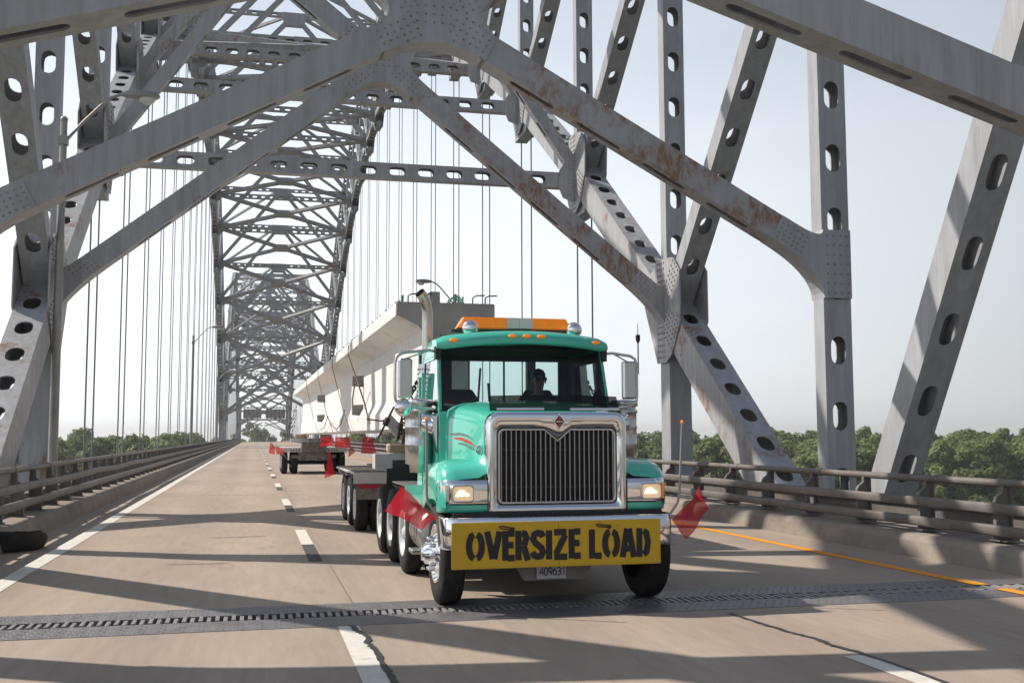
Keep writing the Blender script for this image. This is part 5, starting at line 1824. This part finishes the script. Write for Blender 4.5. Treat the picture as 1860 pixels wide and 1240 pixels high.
for k, (x0, z0, x1, z1) in enumerate(((-1.35, 1.5, -.8, 3.0), (-1.2, 1.5, -.75, 3.2), (-1.0, 1.5, -.7, 2.9))):
    chain((RX + x0, 51.0 + k * .8, z0), (RX + x1, 51.5 + k * .8, z1), ('chain stretched up to the far girder end, leftmost of three', 'middle chain stretched up to the far girder end', 'chain stretched up to the far girder end, closest to the concrete')[k], .2)

flag(((0.749, 50.100, 1.453), (0.972, 50.100, 1.228), (0.953, 50.100, 0.882), (0.684, 50.100, 0.982)), 'small red flag at the outer left corner of the rear dolly', 0, .03, [(1.097, 50.100, 0.980), (0.773, 50.100, 1.502)], ph=.3, staff_tip=False)
flag(((0.995, 50.100, 1.303), (1.265, 50.100, 1.177), (1.391, 50.100, 0.903), (1.025, 50.100, 0.931)), 'bright red flag, second from the left on the rear dolly', 0, .03, [(1.566, 50.100, 0.629), (0.995, 50.100, 1.327)], ph=1.3, staff_tip=False)
flag(((4.261, 50.100, 1.085), (4.460, 50.100, 1.235), (4.563, 50.100, 0.982), (4.264, 50.100, 0.758)), 'small drooping red flag at the right corner of the rear dolly', 0, .03, [(3.939, 50.100, 0.760), (4.435, 50.100, 1.260)], ph=2.3, staff_tip=False)
flag(((2.178, 36.000, 1.684), (2.535, 36.000, 1.701), (2.557, 36.000, 1.412), (2.128, 36.000, 1.378)), 'red flag hung under the girder, leftmost of the three hanging below it', 0, .05, ph=.2)
flag(((2.406, 33.000, 1.702), (2.836, 33.000, 1.684), (2.888, 33.000, 1.385), (2.394, 33.000, 1.355)), 'wide red flag hung under the girder, middle of the three hanging below it', 0, .05, ph=1.2)
flag(((2.364, 24.000, 1.718), (2.558, 24.000, 1.706), (2.659, 24.000, 1.329), (2.307, 24.000, 1.343)), 'red flag hung beside the saddle arm, nearest of the three below the girder', 0, .04, ph=2.2)
flag(((1.318, 19.500, 1.448), (1.347, 19.500, 1.447), (1.416, 19.450, 1.039), (1.243, 19.600, 0.978)), 'pointed red flag hanging limp at the left corner of the jeep dolly', 0, .03, ph=.9)

# ------------------------------------------------------------------ tyre carcass on the shoulder
tc = thing('scrap_tyre', (-3.35, 18.0, 0), 'torn black tyre carcass lying on the left shoulder beside the kerb', 'tyre')
mb = MB()
cx, cy = -3.62, 18.1
sec = [(.0, .02), (.06, .0), (.12, .02), (.15, .08), (.17, .17), (.15, .25), (.10, .30), (.07, .29), (.11, .24), (.13, .17), (.11, .11), (.07, .06), (0, .05)]
rows = []
for a in np.linspace(0, 2 * math.pi, 41):
    k = 1 + .07 * math.sin(2 * a + .5) + .03 * math.sin(5 * a)
    h = 1 - .22 * max(0, math.sin(a + .6)) + .05 * math.sin(3 * a)
    rx, ry = .34 * k, .46 * k
    rows.append([(cx + (rx + u) * math.cos(a), cy + (ry + u) * math.sin(a), .006 + v * h) for u, v in sec])
mb.loft(rows)
mb.build('carcass', 'rubber', tc)
mb = MB()
mb.loft([[(cx + .2 * math.cos(a) * r_, cy + .3 * math.sin(a) * r_, .05 + .1 * (1 - r_) + .05 * math.sin(2 * a) * r_) for r_ in (.2, .6, 1.0, 1.6)] for a in np.linspace(.4, 3.4, 14)])
mb.build('torn_ply', mat('tyre_cord', (.12, .11, .09), .9, 0, .3, 9), tc)

# ------------------------------------------------------------------ trees
def tree_mesh(seed, H, R, nleaf, zc0=.16, leaf=.46):
    r = np.random.default_rng(seed)
    # blobs of foliage
    nb = 64
    C = []
    for k in range(nb):
        t = r.uniform(0, 1)
        z = H * (zc0 + (1 - zc0) * t * .93)
        env = R * (math.sin(math.pi * min(.97, (.18 + .80 * t))) ** .62)
        a = r.uniform(0, 2 * math.pi); q = math.sqrt(r.uniform(.08, 1)) * env * .86
        C.append((q * math.cos(a), q * math.sin(a), z, R * r.uniform(.15, .30)))
    C = np.array(C)
    idx = r.integers(0, nb, nleaf)
    d = r.normal(size=(nleaf, 3)); d /= np.linalg.norm(d, axis=1)[:, None]
    rad = C[idx, 3] * (r.uniform(.55, 1.08, nleaf))
    P = C[idx, :3] + d * rad[:, None] * np.array([1, 1, .85])
    P[:, 2] = np.maximum(P[:, 2], .6)
    # leaf sprays face outward with jitter
    n = d + r.normal(size=(nleaf, 3)) * .55 + np.array([0, 0, .35]); n /= np.linalg.norm(n, axis=1)[:, None]
    a = np.cross(n, r.normal(size=(nleaf, 3))); a /= np.linalg.norm(a, axis=1)[:, None]
    b = np.cross(n, a)
    s = leaf * r.uniform(.55, 1.25, nleaf)[:, None]
    v = np.stack([P + a * s, P + b * s * .7, P - a * s * .8, P - b * s * .7], 1)
    v[:, 1] += n * s * .2; v[:, 3] -= n * s * .15
    vs = v.reshape(-1, 3); fs = np.arange(nleaf * 4).reshape(-1, 4)
    return vs, fs, C
def make_tree_proto(seed, H, R, nleaf, **k):
    vs, fs, C = tree_mesh(seed, H, R, nleaf, **k)
    me = bpy.data.meshes.new('crown'); me.from_pydata(vs.tolist(), [], fs.tolist()); me.materials.append(MT['leaf']); me.update()
    mb = MB()
    mb.tube([(0, 0, -1), (.1, .05, H * .2), (-.1, .1, H * .5), (0, 0, H * .85)], [.42, .34, .22, .06], 7)
    for c in C[:9]:
        z0 = max(H * .15, c[2] - R * .6)
        mb.tube([(0, 0, z0), (c[0] * .5, c[1] * .5, (z0 + c[2]) / 2), tuple(c[:3])], [.16, .10, .03], 5, cap=False)
    m2 = bpy.data.meshes.new('trunk'); m2.from_pydata(mb.v, [], mb.f); m2.materials.append(MT['bark'])
    return me, m2
protos = [make_tree_proto(11 + k, H, R, n) for k, (H, R, n) in enumerate(((25, 7.2, 9500), (28, 6.6, 9500), (23, 7.8, 9500), (27, 8.2, 10000), (21, 6.2, 8000), (30, 7.4, 10000)))]
shrub = make_tree_proto(41, 9, 5.0, 2600, zc0=.03)
TREES = [0]
def put_tree(x, y, z, pr, sc, rot, label, group, name='riverside_tree'):
    r = thing(name, (x, y, z), label, 'tree', group)
    r.scale = (sc[0], sc[0], sc[1]); r.rotation_euler = (0, 0, rot)
    for nm, me in (('crown', pr[0]), ('trunk', pr[1])):
        o = bpy.data.objects.new(nm, me); COL.objects.link(o); o.parent = r
    TREES[0] += 1
LR = 'broadleaf tree in the dense green wood beyond the right hand railing'
LL = 'broadleaf tree in the green wood beyond the left hand railing'
for row, (D0, step) in enumerate(((285, 5.6), (303, 6.6), (325, 8.0), (352, 10), (385, 12))):
    ph = math.radians(5.2 if row > 1 else 6)
    while ph < math.radians(47):
        D = D0 + rng.uniform(-6, 6)
        x, y = D * math.sin(ph), D * math.cos(ph)
        k = int(rng.integers(0, 6))
        h = rng.uniform(.90, 1.06) * (1 + .035 * row) * (26. / (25, 28, 23, 27, 21, 30)[k])
        if x > 22:
            put_tree(x, y, GZ + rng.uniform(-.6, .6), protos[k], (rng.uniform(.95, 1.35), h), rng.uniform(0, 6.28), ('leafy tree in the front row of the wood beyond the right hand railing', 'leafy tree just behind the front row of the right hand wood', 'tree deeper in the right hand wood, its crown above those in front', 'tree far back in the right hand wood, only its top in view', 'tree in the rearmost row of the right hand wood')[row], ('front row trees on the right bank', 'second row trees on the right bank', 'third row trees on the right bank', 'fourth row trees on the right bank', 'last row trees on the right bank')[row])
        ph += step * rng.uniform(.75, 1.25) / D
ph = math.radians(12)
while ph < math.radians(47):
    D = 274 + rng.uniform(-5, 5)
    put_tree(D * math.sin(ph), D * math.cos(ph), GZ, shrub, (rng.uniform(.7, 1.1), rng.uniform(.7, 1.5)), rng.uniform(0, 6.28), 'low bush at the foot of the trees on the right bank', 'bushes on the right bank', 'riverside_bush')
    ph += 13 * rng.uniform(.7, 1.4) / D
for row, (D0, step) in enumerate(((255, 8), (275, 9), (300, 9), (335, 10), (380, 11), (430, 12))):
    ph = math.radians(-15)
    while ph < math.radians(-1.9):
        D = D0 + rng.uniform(-7, 7)
        x, y = D * math.sin(ph), D * math.cos(ph)
        k = int(rng.integers(0, 6))
        h = rng.uniform(.90, 1.07) * (28.6 / (25, 28, 23, 27, 21, 30)[k])
        if x < -13:
            put_tree(x, y, GZ + rng.uniform(-.6, .6), protos[k], (rng.uniform(.95, 1.3), h), rng.uniform(0, 6.28), ('leafy tree in the front row of the wood beyond the left hand railing', 'leafy tree behind the front row of the left hand wood', 'tree farther back along the left hand wood')[min(2, row)], ('front row trees on the left bank', 'second row trees on the left bank', 'farther trees on the left bank')[min(2, row)])
        ph += step * rng.uniform(.75, 1.25) / D
for x, y, s, lab in ((-1., 560, 1.28, 'tall rounded tree beyond the end of the road, seen through the far portal'), (6, 585, 1.16, 'rounded tree beyond the far portal, touching the tallest one'), (-9, 575, 1.06, 'lower tree beyond the far portal, left of the tallest one'), (17, 600, 1.12, 'lower tree beyond the far portal, right of the tallest one'), (26, 590, 1.08, 'tree beyond the far portal behind the girder end'), (-17, 600, 1.06, 'tree beyond the far portal behind its left post')):
    put_tree(x, y, GZ + 1, protos[3], (1.0, s), x, lab, None, 'distant_tree')
for x, y, s, lab in ((196., 470, 1.30, 'tall dark rounded tree rising above the wood right of the rusty rib'), (225, 480, 1.22, 'dark tree top rising above the right wood, second from the rusty rib'), (243, 470, 1.2, 'dark tree top above the right wood beside the upright post')):
    put_tree(x, y, GZ, protos[0], (1.15, s), x, lab, None, 'distant_tree')

# ------------------------------------------------------------------ summer haze in the air
mb = MB(); mb.box((-4050, -1550, GZ - 1), (4050, 6550, 46))
hzo = mb.build('haze', mat('haze_unused'))
hm = bpy.data.materials.new('haze_air'); hm.use_nodes = True
ht = hm.node_tree; ht.nodes.clear()
pv = ht.nodes.new('ShaderNodeVolumePrincipled')
pv.inputs['Color'].default_value = (1, .99, .965, 1)
pv.inputs['Density'].default_value = .00025
pv.inputs['Anisotropy'].default_value = .25
ho = ht.nodes.new('ShaderNodeOutputMaterial')
ht.links.new(pv.outputs[0], ho.inputs['Volume'])
hzo.data.materials.clear(); hzo.data.materials.append(hm)
tag(hzo, 'thin pale summer haze in the air around the bridge', None, None, 'stuff')
